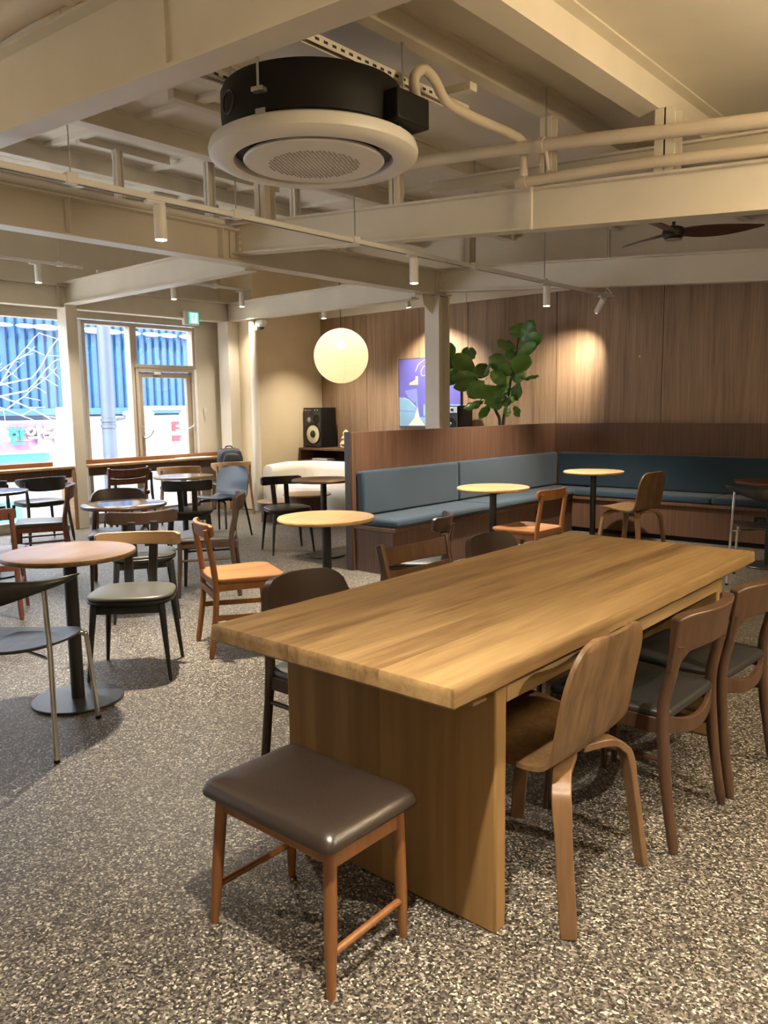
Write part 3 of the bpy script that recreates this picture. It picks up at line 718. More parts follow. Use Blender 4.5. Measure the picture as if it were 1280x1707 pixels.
def ch_horn(seatm, hm, h=0.715, sh=0.43):
    def b(r):
        out = []
        for i in range(48):
            a = 2*PI*i/48; c, s_ = math.cos(a), math.sin(a)
            rx = 0.25 - 0.03*(s_ < 0)*abs(s_); ry = 0.20
            x = rx*math.copysign(abs(c)**0.8, c); y = ry*math.copysign(abs(s_)**0.85, s_)
            out.append((x, y))
        mb = MB()
        mb.plate(out, [(0.97, sh-0.013), (1.0, sh-0.008), (1.0, sh-0.002), (0.985, sh+0.001), (0.7, sh-0.006), (0.4, sh-0.012), (0.1, sh-0.014)])
        for v in mb.bm.verts: v.co.z += 0.02*(v.co.x/0.25)**2 - 0.012*max(0, v.co.y/0.2)**2
        mb.build('seat', seatm, r, ang=45)
        for sx in (-1, 1):
            MB().tube([(sx*0.235, -0.235, 0.0), (sx*0.222, -0.20, sh), (sx*0.212, -0.195, h-0.045)], 0.0105, 12).build('leg', M['chrome'], r)
            P = [(sx*0.09, 0.10, sh-0.02), (sx*0.175, 0.155, sh-0.022), (sx*0.205, 0.178, sh-0.035), (sx*0.214, 0.188, sh-0.075), (sx*0.232, 0.215, 0.0)]
            MB().tube(arc(P, 6), 0.0105, 12).build('leg', M['chrome'], r)
            MB().tube([(sx*0.222, -0.20, sh-0.03), (sx*0.08, -0.10, sh-0.025), (sx*0.09, 0.10, sh-0.022)], 0.007, 8).build('seat_bracket', M['chrome'], r)
            for (px, py) in ((0.235, -0.235), (0.232, 0.215)):
                MB().tube([(sx*px, py, 0), (sx*px, py, 0.012)], 0.012, 12).build('foot_cap', M['blackmatte'], r)
        # bull-horn back: deep in the middle, pointed tips sweeping forward and up
        pts = []; N = 30; rr = []
        for i in range(N+1):
            t = -1 + 2*i/N; a = abs(t)
            x = 0.29*math.sin(t*1.25)/math.sin(1.25); y = -0.245 + 0.205*a**2.2
            zc = h - 0.035 + 0.012*a - 0.018*math.exp(-(a/0.4)**2) + 0.035*max(0, a-0.6)**1.3
            hh = 0.012 + 0.034*math.exp(-(a/0.48)**2) + 0.005*(1-a)
            th = 0.011 + 0.005*(1-a)
            if a > 0.85: hh *= max(0.2, 1-(a-0.85)/0.15*0.75); th *= max(0.25, 1-(a-0.85)/0.15*0.7)
            d = Vector((math.cos(t*1.1), 0.0, 0)); nrm = Vector((math.sin(t*1.2)*-0.9, 1, 0)).normalized()
            ring = []
            for k in range(12):
                q = 2*PI*k/12
                ring.append(Vector((x, y, zc)) + nrm*th*math.cos(q) + Vector((0, 0, 1))*hh*math.sin(q))
            rr.append(ring)
        MB().rings(rr).build('backrest', hm, r, ang=70)
    return b

def ch_arm(wm, backm, lm, h=0.70, sh=0.43):
    def b(r):
        out = superell(0.45, 0.42, 3.4, 40, 0.05)
        MB().plate(out, [(0.92, sh-0.05), (1.0, sh-0.035), (1.0, sh-0.02)]).build('seat_frame', wm, r, ang=50)
        cushion(out, sh-0.02, 0.024, 0.010).build('seat', lm, r, ang=60)
        for sx in (-1, 1):
            P = [(sx*0.235, -0.225, 0), (sx*0.21, -0.18, sh-0.03), (sx*0.215, -0.165, h-0.05)]
            MB().tube(arc(P, 5), [0.010]+[0.016]*4+[0.018]*2+[0.015]*4, 10).build('leg', wm, r)
            MB().tube([(sx*0.235, 0.205, 0), (sx*0.20, 0.165, sh-0.04)], [0.010, 0.018], 10).build('leg', wm, r)
        mb = MB()
        def f(u, v):
            t = 2*u-1; a = abs(t); ang = t*1.55
            x = 0.25*math.sin(ang)/math.sin(1.55); y = -0.02 - 0.235*math.cos(ang)
            hh = 0.11*(1-a**3)+0.035
            z = h - 0.004*a - hh*(1-v) - 0.02*a*a
            y -= 0.10*(z-(h-0.12))*(1-a)
            return (x, y, z), (-math.sin(ang), math.cos(ang), 0), 0.02
        mb.grid(f, 28, 4); mb.build('backrest', backm, r, ang=60, bev=0.005)
    return b

MOL = ch_moller(M['walnut'], M['blackleather']); MOLD = ch_moller(M['darkwood'], M['greyleather'])
# long table, window side and aisle side
place('ply', ch_ply(M['walnutply'], M['plyleg']), -1.115, 1.925, -1, 0.0, 'walnut plywood shell chair tucked under the long table beside the stool end')
place('mol', MOL, -1.06, 2.46, -1, 0.02, 'walnut curved-back chair with black seat beside the plywood chair at the long table')
place('mol', MOL, -1.035, 2.93, -1, 0.06, 'walnut curved-back chair with black seat at the far end of the long table')
place('round', ch_round(M['darkwood'], M['brownvinyl'], M['blackleather']), -1.93, 2.0, 1, 0.0, 'dark brown chair with rounded back panel near the front corner of the long table')
place('slat', ch_slat(M['walnut'], M['blackleather']), -1.97, 2.74, 1, -0.08, 'brown wooden ladder-back chair with two slats at the long table')
place('round3', ch_round(M['darkwood'], M['brownvinyl'], M['blackleather'], h=0.695, bwid=0.46), -2.01, 3.37, 1, 0.0, 'dark brown rounded-back chair at the long table between ladder-back chair and orange chair')
# banquette side
place('wood', ch_wood(M['teak'], M['teakseat']), -3.11, 5.23, -1, 0.03, 'orange brown wooden chair with curved top rail facing the banquette')
place('ply2', ch_ply(M['walnutply'], M['plyleg']), -3.0, 6.80, -1, 0.12, 'walnut plywood shell chair at the small table in the banquette corner')
place('teeM', ch_tee(M['blackleather'], M['darkwood'], M['darkwood']), -3.03, 3.76, -0.85, -0.45, 'small dark chair with short curved back rail behind the ladder-back chair')
place('horn', ch_horn(M['blackseat'], M['blackwood'], 0.735), -1.72, 6.33, -0.2, 0.97, 'chrome-legged black chair in front of the dark red round table')
# aisle and window side
place('horn2', ch_horn(M['blackseat'], M['blackwood'], 0.715), -3.22, 1.40, -0.65, 0.76, 'chrome-legged black chair with bull-horn back at the nearest round table')
place('teeoak', ch_tee(M['greyleather'], M['blackwood'], M['oak'], h=0.705, bw=0.44, bh=0.075), -3.635, 2.195, 0.72, -0.69, 'black chair with oak back rail and olive leather seat at the nearest round table')
place('teewal', ch_tee(M['greyleather'], M['blackwood'], M['darkwood'], h=0.72, bw=0.43), -4.60, 2.86, -0.87, 0.5, 'black-legged chair with curved dark brown back between two round tables')
place('wood', None, -3.55, 2.83, 0.42, 0.9, 'orange brown wooden chair with sculpted seat standing alone left of the long table')
place('mold', MOLD, -4.83, 3.55, -0.66, -0.75, 'dark brown side-on chair with grey seat behind the orange wooden chair')
place('teeblk', ch_tee(M['greyleather'], M['blackwood'], M['blackwood'], h=0.715, bw=0.44, bh=0.10), -6.25, 4.40, -0.75, 0.6, 'black chair with two back posts in front of the white-topped round table')
place('plyblk', ch_ply(plain('blue_black_shell', (0.035, 0.055, 0.085), 0.28), M['blackwood'], h=0.74, black=True), -6.84, 5.22, 0.2, -0.98, 'blue-black shell chair with black legs near the backpack chair')
place('armoak', ch_arm(M['oak'], M['oak'], M['blackleather'], h=0.69), -8.29, 6.50, -0.9, 0.42, 'light oak armchair at the window counter holding the backpack')
place('armoak', None, -8.22, 5.66, -0.85, 0.5, 'light oak armchair at the window counter left of the backpack chair')
place('slatd', ch_slat(M['redwood'], M['blackleather']), -7.85, 4.64, -1, 0.15, 'dark red-brown slat-back chair near the window column')
place('armblk', ch_arm(M['blackwood'], M['blackwood'], M['blackleather'], h=0.69), -8.30, 5.02, -0.95, 0.2, 'black armchair at the counter behind the red-brown slat-back chair')
place('round', None, -5.54, 3.25, 0.8, -0.5, 'dark brown rounded-back chair behind the blue-reflecting round table')
place('armblk', None, -8.17, 3.90, -1, 0.0, 'black armchair with wide curved back at the counter left of the column')
place('armblk', None, -8.16, 3.28, -1, 0.0, 'black armchair at the counter, at the left edge of the photo')
place('mold2', ch_moller(M['redwood'], M['greyleather']), -6.60, 3.15, -0.47, -0.88, 'red-brown chair with grey seat seen side-on left of the window column')
place('wood2', ch_wood(M['redwood'], M['redwood']), -5.42, 2.22, -0.88, 0.47, 'red-brown wooden chair cut by the left photo edge behind the nearest table')
place('teegrey', ch_tee(M['greyleather'], M['blackwood'], M['blackwood'], h=0.705), -5.63, 5.06, 0.9, -0.42, 'black chair with grey seat facing the small table before the white sofa')

# ------------------------------------------------------------------ round tables
def round_table(kind, top, edge, x, y, label, base=0.185, pr=0.028, r=0.288, h=0.708):
    if kind in PROTO: return dup(PROTO[kind], (x, y, 0), random.uniform(0, 3), label)
    t = thing('round_table', label, 'table', (x, y, 0), 0.4)
    MB().lathe([(r-0.012, h-0.024), (r-0.002, h-0.019), (r, h-0.014), (r, h-0.006), (r-0.003, h-0.0015)], 64).build('tabletop_edge', edge, t)
    MB().lathe([(r-0.003, h-0.004), (r-0.003, h-0.0012), (r-0.006, h), (r*0.5, h), (0.01, h)], 64).build('tabletop', top, t)
    MB().lathe([(pr, 0.012), (pr, h-0.03)], 20).build('pole', M['blackmetal'], t)
    MB().lathe([(0.11, h-0.034), (0.11, h-0.022)], 24).build('mounting_plate', M['blackmetal'], t)
    MB().lathe([(base-0.004, 0.0), (base, 0.003), (base, 0.010), (base-0.003, 0.013), (0.01, 0.014)], 48).build('base', M['basemetal'], t)
    PROTO[kind] = t; return t
round_table('walnut', M['walnutlam'], M['walnutply'], -3.467, 1.773, 'nearest round table with brown laminate top and black disc base', base=0.205, pr=0.03, r=0.295)
round_table('walnut2', M['walnutgloss'], M['darkwood'], -4.98, 2.97, 'round brown table reflecting blue window light near the column')
round_table('oakgloss', M['oakgloss'], M['oakedge'], -6.62, 4.61, 'round table with white-reflecting top near the red-brown slat chair')
round_table('oak', M['oaklam'], M['oakedge'], -3.34, 3.31, 'round light oak table between the orange chair and the banquette end')
round_table('walnut3', M['walnutlam'], M['walnut'], -5.17, 5.10, 'round table in front of the white sofa')
round_table('oak', None, None, -3.49, 5.33, 'round oak table at the long banquette beside the orange chair')
round_table('oak', None, None, -3.53, 7.15, 'round oak table in the inner corner of the banquettes')
round_table('walnut2', None, None, -6.72, 2.80, 'round table at the left photo edge in front of the black armchairs')
round_table('mahog', M['mahogany'], M['mahogany'], -1.87, 6.96, 'round dark red table at the right photo edge')

# ------------------------------------------------------------------ window counters
def counter(name, y0, y1, label, side):
    c = thing(name, label, 'counter', (-8.8, (y0+y1)/2, 0))
    a, b = y0-(y0+y1)/2, y1-(y0+y1)/2
    rbox(-0.135, 0.16, a, b, 0.700, 0.728).build('worktop', M['oak'], c, bev=0.003)
    rbox(0.10, 0.125, a+0.02, b-0.02, 0.60, 0.70).build('apron', M['bench'], c, bev=0.002)
    for s_ in side:
        yy = b-0.035 if s_ > 0 else a
        rbox(-0.13, 0.155, yy, yy+0.035, 0.0, 0.70).build('support', M['oak'], c, bev=0.002)
    return c
counter('window_counter', 1.3, 4.56, 'long oak window counter left of the beige column', (1, -1))
counter('window_counter', 4.73, 6.78, 'oak window counter right of the beige column under the glass door', (1,))
tag(rbox(-8.935, -8.88, 1.4, 4.42, 0.729, 0.775).build('counter_upstand', M['teakseat'], bev=0.002), 'orange wooden upstand at the back of the left counter', 'rail')
tag(rbox(-8.935, -8.88, 4.74, 6.76, 0.729, 0.775).build('counter_upstand', M['teakseat'], bev=0.002), 'orange wooden upstand at the back of the right counter', 'rail')
mb = MB(); mb.box(-8.86, -8.66, 6.05, 6.50, 0.7285, 0.7325); tag(mb.build('paper_sheet', M['paper'], bev=0.0008), 'white paper lying on the right window counter', 'paper')

# ------------------------------------------------------------------ backpack
bp_ = thing('backpack', 'dark navy backpack standing on the oak chair at the counter', 'bag', (-8.31, 6.51, 0.462), face(0.9, -0.42))
mb = MB(); rr = []
for k, (z, w, d) in enumerate(((0.0, 0.26, 0.15), (0.03, 0.31, 0.19), (0.15, 0.33, 0.21), (0.26, 0.33, 0.20), (0.33, 0.30, 0.17), (0.375, 0.24, 0.12), (0.39, 0.12, 0.06))):
    rr.append([(x, y, z) for x, y in superell(w, d, 3.0, 32)])
mb.rings(rr); mb.build('body', M['pack'], bp_, ang=70)
mb = MB(); rr = []
for z, w, d in ((0.05, 0.20, 0.05), (0.08, 0.24, 0.08), (0.22, 0.24, 0.08), (0.30, 0.20, 0.06), (0.33, 0.12, 0.03)):
    rr.append([(x, y+0.10, z) for x, y in superell(w, d, 3.0, 28)])
mb.rings(rr); mb.build('front_pocket', M['pack'], bp_, ang=70)
MB().tube(arc([(-0.13, 0.09, 0.29), (-0.10, 0.095, 0.35), (0, 0.09, 0.372), (0.10, 0.095, 0.35), (0.13, 0.09, 0.29)], 6), 0.006, 6).build('zip_piping', M['packgrey'], bp_)
MB().tube(arc([(-0.05, -0.03, 0.38), (-0.03, -0.04, 0.41), (0.03, -0.04, 0.41), (0.05, -0.03, 0.38)], 6), 0.009, 8).build('grab_handle', M['pack'], bp_)
for sx in (-1, 1):
    MB().sweep(arc([(sx*0.07, -0.075, 0.38), (sx*0.09, -0.12, 0.32), (sx*0.10, -0.12, 0.2), (sx*0.12, -0.09, 0.06)], 6), [(-0.025, -0.006), (0.025, -0.006), (0.025, 0.006), (-0.025, 0.006)], up=(0, 1, 0)).build('shoulder_strap', M['packgrey'], bp_, bev=0.002)

# ------------------------------------------------------------------ lounge corner: cabinet, speakers, sofa, lantern, picture
cb = thing('low_cabinet', 'long dark walnut cabinet with open shelf under the speakers', 'cabinet', (-6.8, 7.92, 0))
rbox(-1.46, 1.50, -0.24, 0.26, 0.775, 0.805).build('top', M['bench'], cb, bev=0.003)
rbox(-1.46, -1.43, -0.24, 0.26, 0.0, 0.775).build('side_panel', M['bench'], cb, bev=0.002)
rbox(1.47, 1.50, -0.24, 0.26, 0.0, 0.775).build('side_panel', M['bench'], cb, bev=0.002)
rbox(-1.43, 1.47, 0.235, 0.26, 0.0, 0.775).build('back_board', M['darkwood'], cb)
rbox(-1.43, 1.47, -0.235, 0.235, 0.615, 0.64).build('shelf', M['bench'], cb, bev=0.002)
for k in range(3):
    x0 = -1.425+0.965*k; d = rbox(x0, x0+0.955, -0.24, -0.22, 0.06, 0.612).build('door', M['bench'], cb, bev=0.002)
rbox(-1.43, 1.47, -0.20, 0.2, 0.0, 0.06).build('plinth', M['darkwood'], cb)
tag(rbox(-8.02, -7.72, 7.70, 7.85, 0.641, 0.662).build('magazine', M['paper'], bev=0.002), 'thin white magazine lying in the open cabinet shelf', 'magazine')

def speaker(loc, label, kind):
    s = thing('loudspeaker', label, 'speaker', loc)
    w, d, h = 0.35, 0.29, 0.55
    rbox(-w/2, w/2, 0.005, d, 0, h).build('cabinet', M['blackmatte'], s, bev=0.004)
    rbox(-w/2+0.012, w/2-0.012, -0.006, 0.006, 0.012, h-0.012).build('baffle', M['speakergrey'], s, bev=0.002)
    def disc(name, cx, cz, prof, mat, par):
        mb = MB()
        mb.rings([[Vector((cx + r*math.cos(2*PI*i/32), y, cz + r*math.sin(2*PI*i/32))) for i in range(32)] for r, y in prof])
        return mb.build(name, mat, par)
    if kind == 0:
        wf = disc('woofer', 0.015, 0.185, [(0.150, -0.004), (0.148, -0.014), (0.130, -0.016), (0.128, -0.006)], M['blackmatte'], s)
        disc('cone', 0.015, 0.185, [(0.128, -0.010), (0.120, -0.013), (0.050, -0.0075), (0.048, -0.0075)], M['cone'], wf)
        disc('dust_cap', 0.015, 0.185, [(0.052, -0.009), (0.045, -0.018), (0.02, -0.024), (0.005, -0.025)], M['grille'], wf)
        md = disc('midrange', 0.085, 0.395, [(0.062, -0.004), (0.060, -0.012), (0.045, -0.012), (0.02, -0.007), (0.005, -0.007)], M['blackmatte'], s)
        disc('tweeter', -0.06, 0.385, [(0.035, -0.004), (0.033, -0.011), (0.016, -0.010), (0.012, -0.016), (0.004, -0.017)], M['zinc'], s)
        disc('port', 0.0, 0.465, [(0.034, -0.004), (0.034, -0.008), (0.030, -0.0075), (0.002, -0.0075)], M['grille'], s)
        rbox(-w/2+0.018, w/2-0.018, -0.010, -0.004, 0.498, 0.535).build('control_plate', M['blackmetal'], s, bev=0.001)
        rbox(-0.135, -0.110, -0.0125, -0.009, 0.506, 0.528).build('badge', M['orange'], s)
        rbox(-0.100, -0.01, -0.0125, -0.009, 0.512, 0.522).build('badge', M['signface'], s)
        for x in (0.07, 0.12): MB().tube([(x, -0.008, 0.517), (x, -0.018, 0.517)], 0.010, 12).build('knob', M['zinc'], s)
    else:
        rbox(-w/2+0.015, w/2-0.015, -0.012, -0.004, 0.465, 0.535).build('control_plate', M['silver'], s, bev=0.001)
        for x in (0.03, 0.09): MB().tube([(x, -0.011, 0.50), (x, -0.026, 0.50)], 0.017, 12).build('knob', M['blackmatte'], s)
        wf = disc('midrange', 0.06, 0.33, [(0.080, -0.004), (0.078, -0.012), (0.06, -0.012), (0.03, -0.006), (0.005, -0.006)], M['blackmatte'], s)
        disc('dust_cap', 0.06, 0.33, [(0.022, -0.008), (0.018, -0.016), (0.004, -0.018)], M['signface'], wf)
        w2 = disc('woofer', -0.01, 0.135, [(0.12, -0.004), (0.118, -0.012), (0.10, -0.012), (0.05, -0.006), (0.005, -0.006)], M['zinc'], s)
        disc('tweeter', -0.10, 0.40, [(0.03, -0.004), (0.028, -0.011), (0.004, -0.012)], M['blackmatte'], s)
    return s
speaker((-8.095, 7.80, 0.806), 'black loudspeaker with cream woofer on the left end of the walnut cabinet', 0)
speaker((-5.80, 7.84, 0.806), 'black loudspeaker with silver control plate right of the steel column', 1)
orn = thing('wooden_tree', 'small pale wooden fir tree ornament on the cabinet beside the partition', 'ornament', (-7.55, 7.90, 0.806))
MB().lathe([(0.03, 0), (0.025, 0.045)], 20).build('trunk', M['pale'], orn)
for z, r, h in ((0.045, 0.085, 0.085), (0.118, 0.066, 0.07), (0.178, 0.046, 0.07)):
    MB().lathe([(r*0.9, z), (r, z+0.012), (r*0.62, z+h*0.75), (r*0.45 if z < 0.17 else 0.004, z+h)], 24).build('tier', M['pale'], orn)
tag(MB().tube(arc([(-7.86, 8.10, 0.83), (-7.80, 8.05, 0.86), (-7.74, 8.0, 0.815), (-7.66, 8.02, 0.811)], 6), 0.004, 6).build('speaker_cable', M['white']), 'white cable on the cabinet between left loudspeaker and wooden tree', 'cable')

sf = thing('sofa', 'cream boucle tub sofa in front of the walnut cabinet', 'sofa', (-7.0, 7.3, 0))
mb = MB(); rr = []
N = 40
for i in range(N+1):                      # wrap-around back, U-shaped in plan, opening towards -Y
    t = -1 + 2*i/N; a = abs(t)
    ang = t*PI*0.5*1.12
    x = 1.0*math.copysign(min(1, abs(math.sin(ang))**0.55), ang); y = 0.20 - 0.62*max(0, a-0.45)/0.55*1.0 + 0.05*math.cos(ang)
    nx, ny = (math.sin(ang), math.cos(ang)*0.9+0.1) if a < 0.6 else (math.copysign(1, t), 0.12)
    nv = Vector((nx, ny, 0)).normalized()
    top = 0.645 - 0.03*max(0, a-0.7)/0.3
    ring = []
    for (o_, z) in ((-0.10, 0.10), (0.10, 0.10), (0.12, 0.2), (0.12, top-0.10), (0.095, top-0.03), (0.04, top), (-0.04, top), (-0.095, top-0.03), (-0.12, top-0.10), (-0.12, 0.2)):
        ring.append(Vector((x, y, z)) + nv*o_)
    rr.append(ring)
mb.rings(rr); mb.build('backrest', M['sofa'], sf, ang=60)
cushion([(x, y-0.16) for x, y in superell(1.84, 0.84, 3.2, 56)], 0.12, 0.28, 0.03).build('seat_cushion', M['sofa'], sf, ang=70)
MB().plate([(x, y-0.10) for x, y in superell(1.7, 0.72, 3.2, 40)], [(1, 0.0), (1, 0.12)]).build('plinth', M['darkwood'], sf)

def coffee(loc, rz, label, w, d, h, mat):
    t = thing('coffee_table', label, 'table', loc, rz)
    MB().lathe([(w/2-0.006, h-0.02), (w/2, h-0.014), (w/2, h-0.004), (w/2-0.004, h), (0.01, h)], 48).build('tabletop', mat, t)
    mb = MB(); n = 20; rr = []
    for z in (0.0, h-0.021):
        outer = [(w*0.40*math.cos(PI*i/n), -w*0.40*math.sin(PI*i/n)*0.55-0.02, z) for i in range(n+1)]
        inner = [(w*0.36*math.cos(PI*i/n), -w*0.36*math.sin(PI*i/n)*0.55-0.0, z) for i in range(n, -1, -1)]
        rr.append(outer+inner)
    mb.rings(rr); mb.build('base', M['bench'], t)
coffee((-6.72, 6.36, 0), 0.7, 'half-drum coffee table with oak top in front of the sofa', 0.56, 0.4, 0.37, M['oaklam'])
coffee((-7.25, 6.38, 0), 0.7, 'lower brown coffee table left of the half-drum one', 0.52, 0.4, 0.25, M['walnutlam'])

def lantern(x, y, z, label, energy, glow=0):
    lan = thing('paper_lantern', label, 'lamp', (x, y, z))
    mb = MB(); R = 0.338; prof = []; K = 60
    for i in range(K+1):
        a = -PI/2*0.93 + PI*0.93*i/K
        prof.append((R*math.cos(a)*(1.0 + (0.006 if i % 2 else -0.002)), R*math.sin(a)))
    rr = [[Vector((r*math.cos(2*PI*i/48), r*math.sin(2*PI*i/48), q)) for i in range(48)] for r, q in prof]
    mb.rings(rr, cap=False); mb.build('shade', emit('added_glow_washi', (1.0, 0.77, 0.46), glow) if glow else M['lantern'], lan, ang=80)  # emissive shade serves the unseen, added lanterns
    MB().sphere((0, 0, 0.13), 0.045, 16, 10).build('bulb', emit('lantern_bulb', (1.0, 0.80, 0.50), energy) if energy else M['bulb'], lan)
    MB().lathe([(0.02, 0.17), (0.02, 0.26)], 12).build('bulb_socket', M['white'], lan)
    MB().tube([(0, 0, 0.26), (0, 0, zroof(x)-z)], 0.004, 6).build('cord', M['blackmatte'], lan)
    mb = MB(); mb.tube([(0.04*math.cos(2*PI*i/20), 0.04*math.sin(2*PI*i/20), R*math.sin(PI/2*0.93)) for i in range(20)], 0.004, 6, closed=True); mb.build('top_ring', M['zinc'], lan)
    mb = MB()
    for i in range(1, 38):
        a = -PI/2*0.93 + PI*0.93*i/38; r = R*math.cos(a)+0.0015
        mb.tube([(r*math.cos(2*PI*j/48), r*math.sin(2*PI*j/48), R*math.sin(a)) for j in range(48)], 0.0011, 4, closed=True)
    for j in range(6):
        mb.tube([((R*math.cos(a)+0.001)*math.cos(j*PI/3+.4), (R*math.cos(a)+0.001)*math.sin(j*PI/3+.4), R*math.sin(a)) for a in [(-0.5+i/24)*PI*0.93 for i in range(25)]], 0.0012, 4)
    mb.build('ribs', M['pale'], lan)

lantern(-7.03, 7.3, 1.99, 'round white paper lantern lamp hanging before the walnut wall', 120)
lantern(0.45, 3.45, 2.36, 'unseen round paper lantern added right of the long table', 0, 34)  # out-of-view lantern added to warm the upper right ceiling
lantern(-1.35, 0.25, 2.38, 'unseen round paper lantern added over the near aisle', 0, 1.5)  # out-of-view lantern added to brighten the ceiling near the camera
lantern(-5.0, 0.2, 2.36, 'unseen round paper lantern added over the near left seats', 0, 5)  # out-of-view lantern added for more light on the left ceiling
lantern(1.0, -1.6, 2.25, 'unseen round paper lantern added at the back of the room', 0, 5)  # out-of-view lantern added as fill from behind the camera

# framed picture, generic abstract
pic = thing('picture', 'tall violet and pale blue abstract picture left of the steel column', 'picture', (-6.33, Y1-0.004, 1.53))
W_, H_ = 1.0, 0.88
rbox(-W_/2, W_/2, -0.022, 0, -H_/2, H_/2).build('frame', M['blackmetal'], pic, bev=0.002)
mb = MB()
def poly(pts, mi, y=-0.0235):
    vs = [mb.bm.verts.new((x, y, z)) for x, z in pts]; vb = [mb.bm.verts.new((x, y+0.0012, z)) for x, z in pts]
    f = mb.bm.faces.new(vs); f.material_index = mi
    for i in range(len(vs)):
        g = mb.bm.faces.new((vs[i], vb[i], vb[(i+1) % len(vs)], vs[(i+1) % len(vs)])); g.material_index = mi
w2, h2 = W_/2-0.008, H_/2-0.008
poly([(-w2, -h2), (w2, -h2), (w2, h2), (-w2, h2)], 0)
poly([(-w2, -h2), (w2, -h2), (w2, -h2+0.10), (-w2, -h2+0.13)], 1, -0.0245)
poly([(-w2, -0.31), (-0.23, -0.31), (-0.21, -0.19), (-0.25, -0.14), (-0.33, -0.09), (-0.42, -0.06), (-w2, -0.055)], 1, -0.0250)
poly([(-0.09, -0.30), (w2, -0.30), (w2, -0.16), (-0.09, -0.15)], 1, -0.0250)
poly([(-w2, -0.225), (-0.24, -0.235), (-0.24, -0.25), (-w2, -0.238)], 2, -0.0256)
poly([(-0.40, 0.03), (-0.22, 0.05), (-0.20, -0.13), (-0.26, -0.12), (-0.34, -0.06)], 2, -0.0247)
poly([(-0.225, 0.05), (-0.195, 0.05), (-0.155, -0.40), (-0.195, -0.40)], 2, -0.0258)
poly([(-0.34, -h2+0.01), (-0.065, -h2+0.01), (-0.15, -0.33), (-0.185, -0.19), (-0.19, -0.19), (-0.24, -0.33)], 3, -0.0266)
poly([(-0.32, 0.10), (-0.175, 0.10), (-0.175, 0.21), (-0.215, 0.21), (-0.215, 0.17), (-0.26, 0.145), (-0.31, 0.13)], 4, -0.0262)
def stroke(pts, wd=0.006):
    pts = arc([(x, 0, z) for x, z in pts], 8)
    for a, b in zip(pts[:-1], pts[1:]):
        d = (b-a).normalized(); n_ = Vector((-d.z, 0, d.x))*wd/2
        poly([((a-n_).x, (a-n_).z), ((b-n_).x, (b-n_).z), ((b+n_).x, (b+n_).z), ((a+n_).x, (a+n_).z)], 3, -0.0264)
stroke([(-0.215, 0.27), (-0.17, 0.35), (-0.09, 0.40), (-0.01, 0.435)])
stroke([(-0.03, 0.24), (-0.09, 0.21), (-0.125, 0.25), (-0.09, 0.32), (-0.03, 0.335), (0.02, 0.29), (-0.03, 0.24)])
stroke([(-0.42, -0.06), (-0.33, -0.09), (-0.26, -0.15), (-0.20, -0.185)], 0.004)
mb.build('print', [M['violet'], M['paleblue'], M['midblue'], M['ivory'], M['tan']], pic, smooth=False)

# ------------------------------------------------------------------ fiddle-leaf fig behind the partition
fig = thing('fiddle_leaf_fig', 'tall fiddle-leaf fig plant behind the banquette partition', 'plant', (-4.97, 7.72, 0))
MB().lathe([(0.15, 0.0), (0.17, 0.02), (0.19, 0.38), (0.195, 0.40), (0.175, 0.40), (0.17, 0.36), (0.01, 0.36)], 36).build('pot', M['pot'], fig)
MB().lathe([(0.165, 0.34), (0.165, 0.365), (0.01, 0.37)], 30).build('soil', M['soil'], fig)
def wp(px, pz, dy=0): return Vector((px, dy, pz))
PL = Vector((-4.97, 7.72, 0))
def figp(px, py, dy=0.0):                  # fig silhouette chart -> plant-local metres (x, depth, z)
    return Vector(((px-840)*0.00797, dy, 1.165 - (py-705)*0.00632))
trunks = [[(0.02, 0.02, 0.34), (0.0, 0.0, 0.8), figp(840, 705, 0.0), figp(836, 688, -0.02), figp(829, 668, -0.03), figp(815, 640, -0.06), figp(800, 620, -0.08), figp(786, 600, -0.08), figp(777, 590, -0.08)],
          [(-0.03, -0.02, 0.34), (0.02, 0.01, 0.8), figp(843, 705, 0.04), figp(848, 680, 0.03), figp(853, 655, 0.02), figp(858, 632, 0.0), figp(862, 610, -0.02), figp(868, 585, -0.02), figp(871, 560, -0.02)]]
for tr in trunks:
    q = arc(tr, 5); MB().tube(q, 0.022, 8, r2=0.007).build('trunk', M['trunk'], fig)
MB().tube(arc([figp(853, 655, 0.02), figp(862, 648, -0.05), figp(872, 645, -0.1)], 4), 0.010, 8, r2=0.005).build('branch', M['trunk'], fig)
MB().tube(arc([figp(829, 668, -0.03), figp(822, 660, -0.12), figp(812, 650, -0.18)], 4), 0.010, 8, r2=0.005).build('branch', M['trunk'], fig)
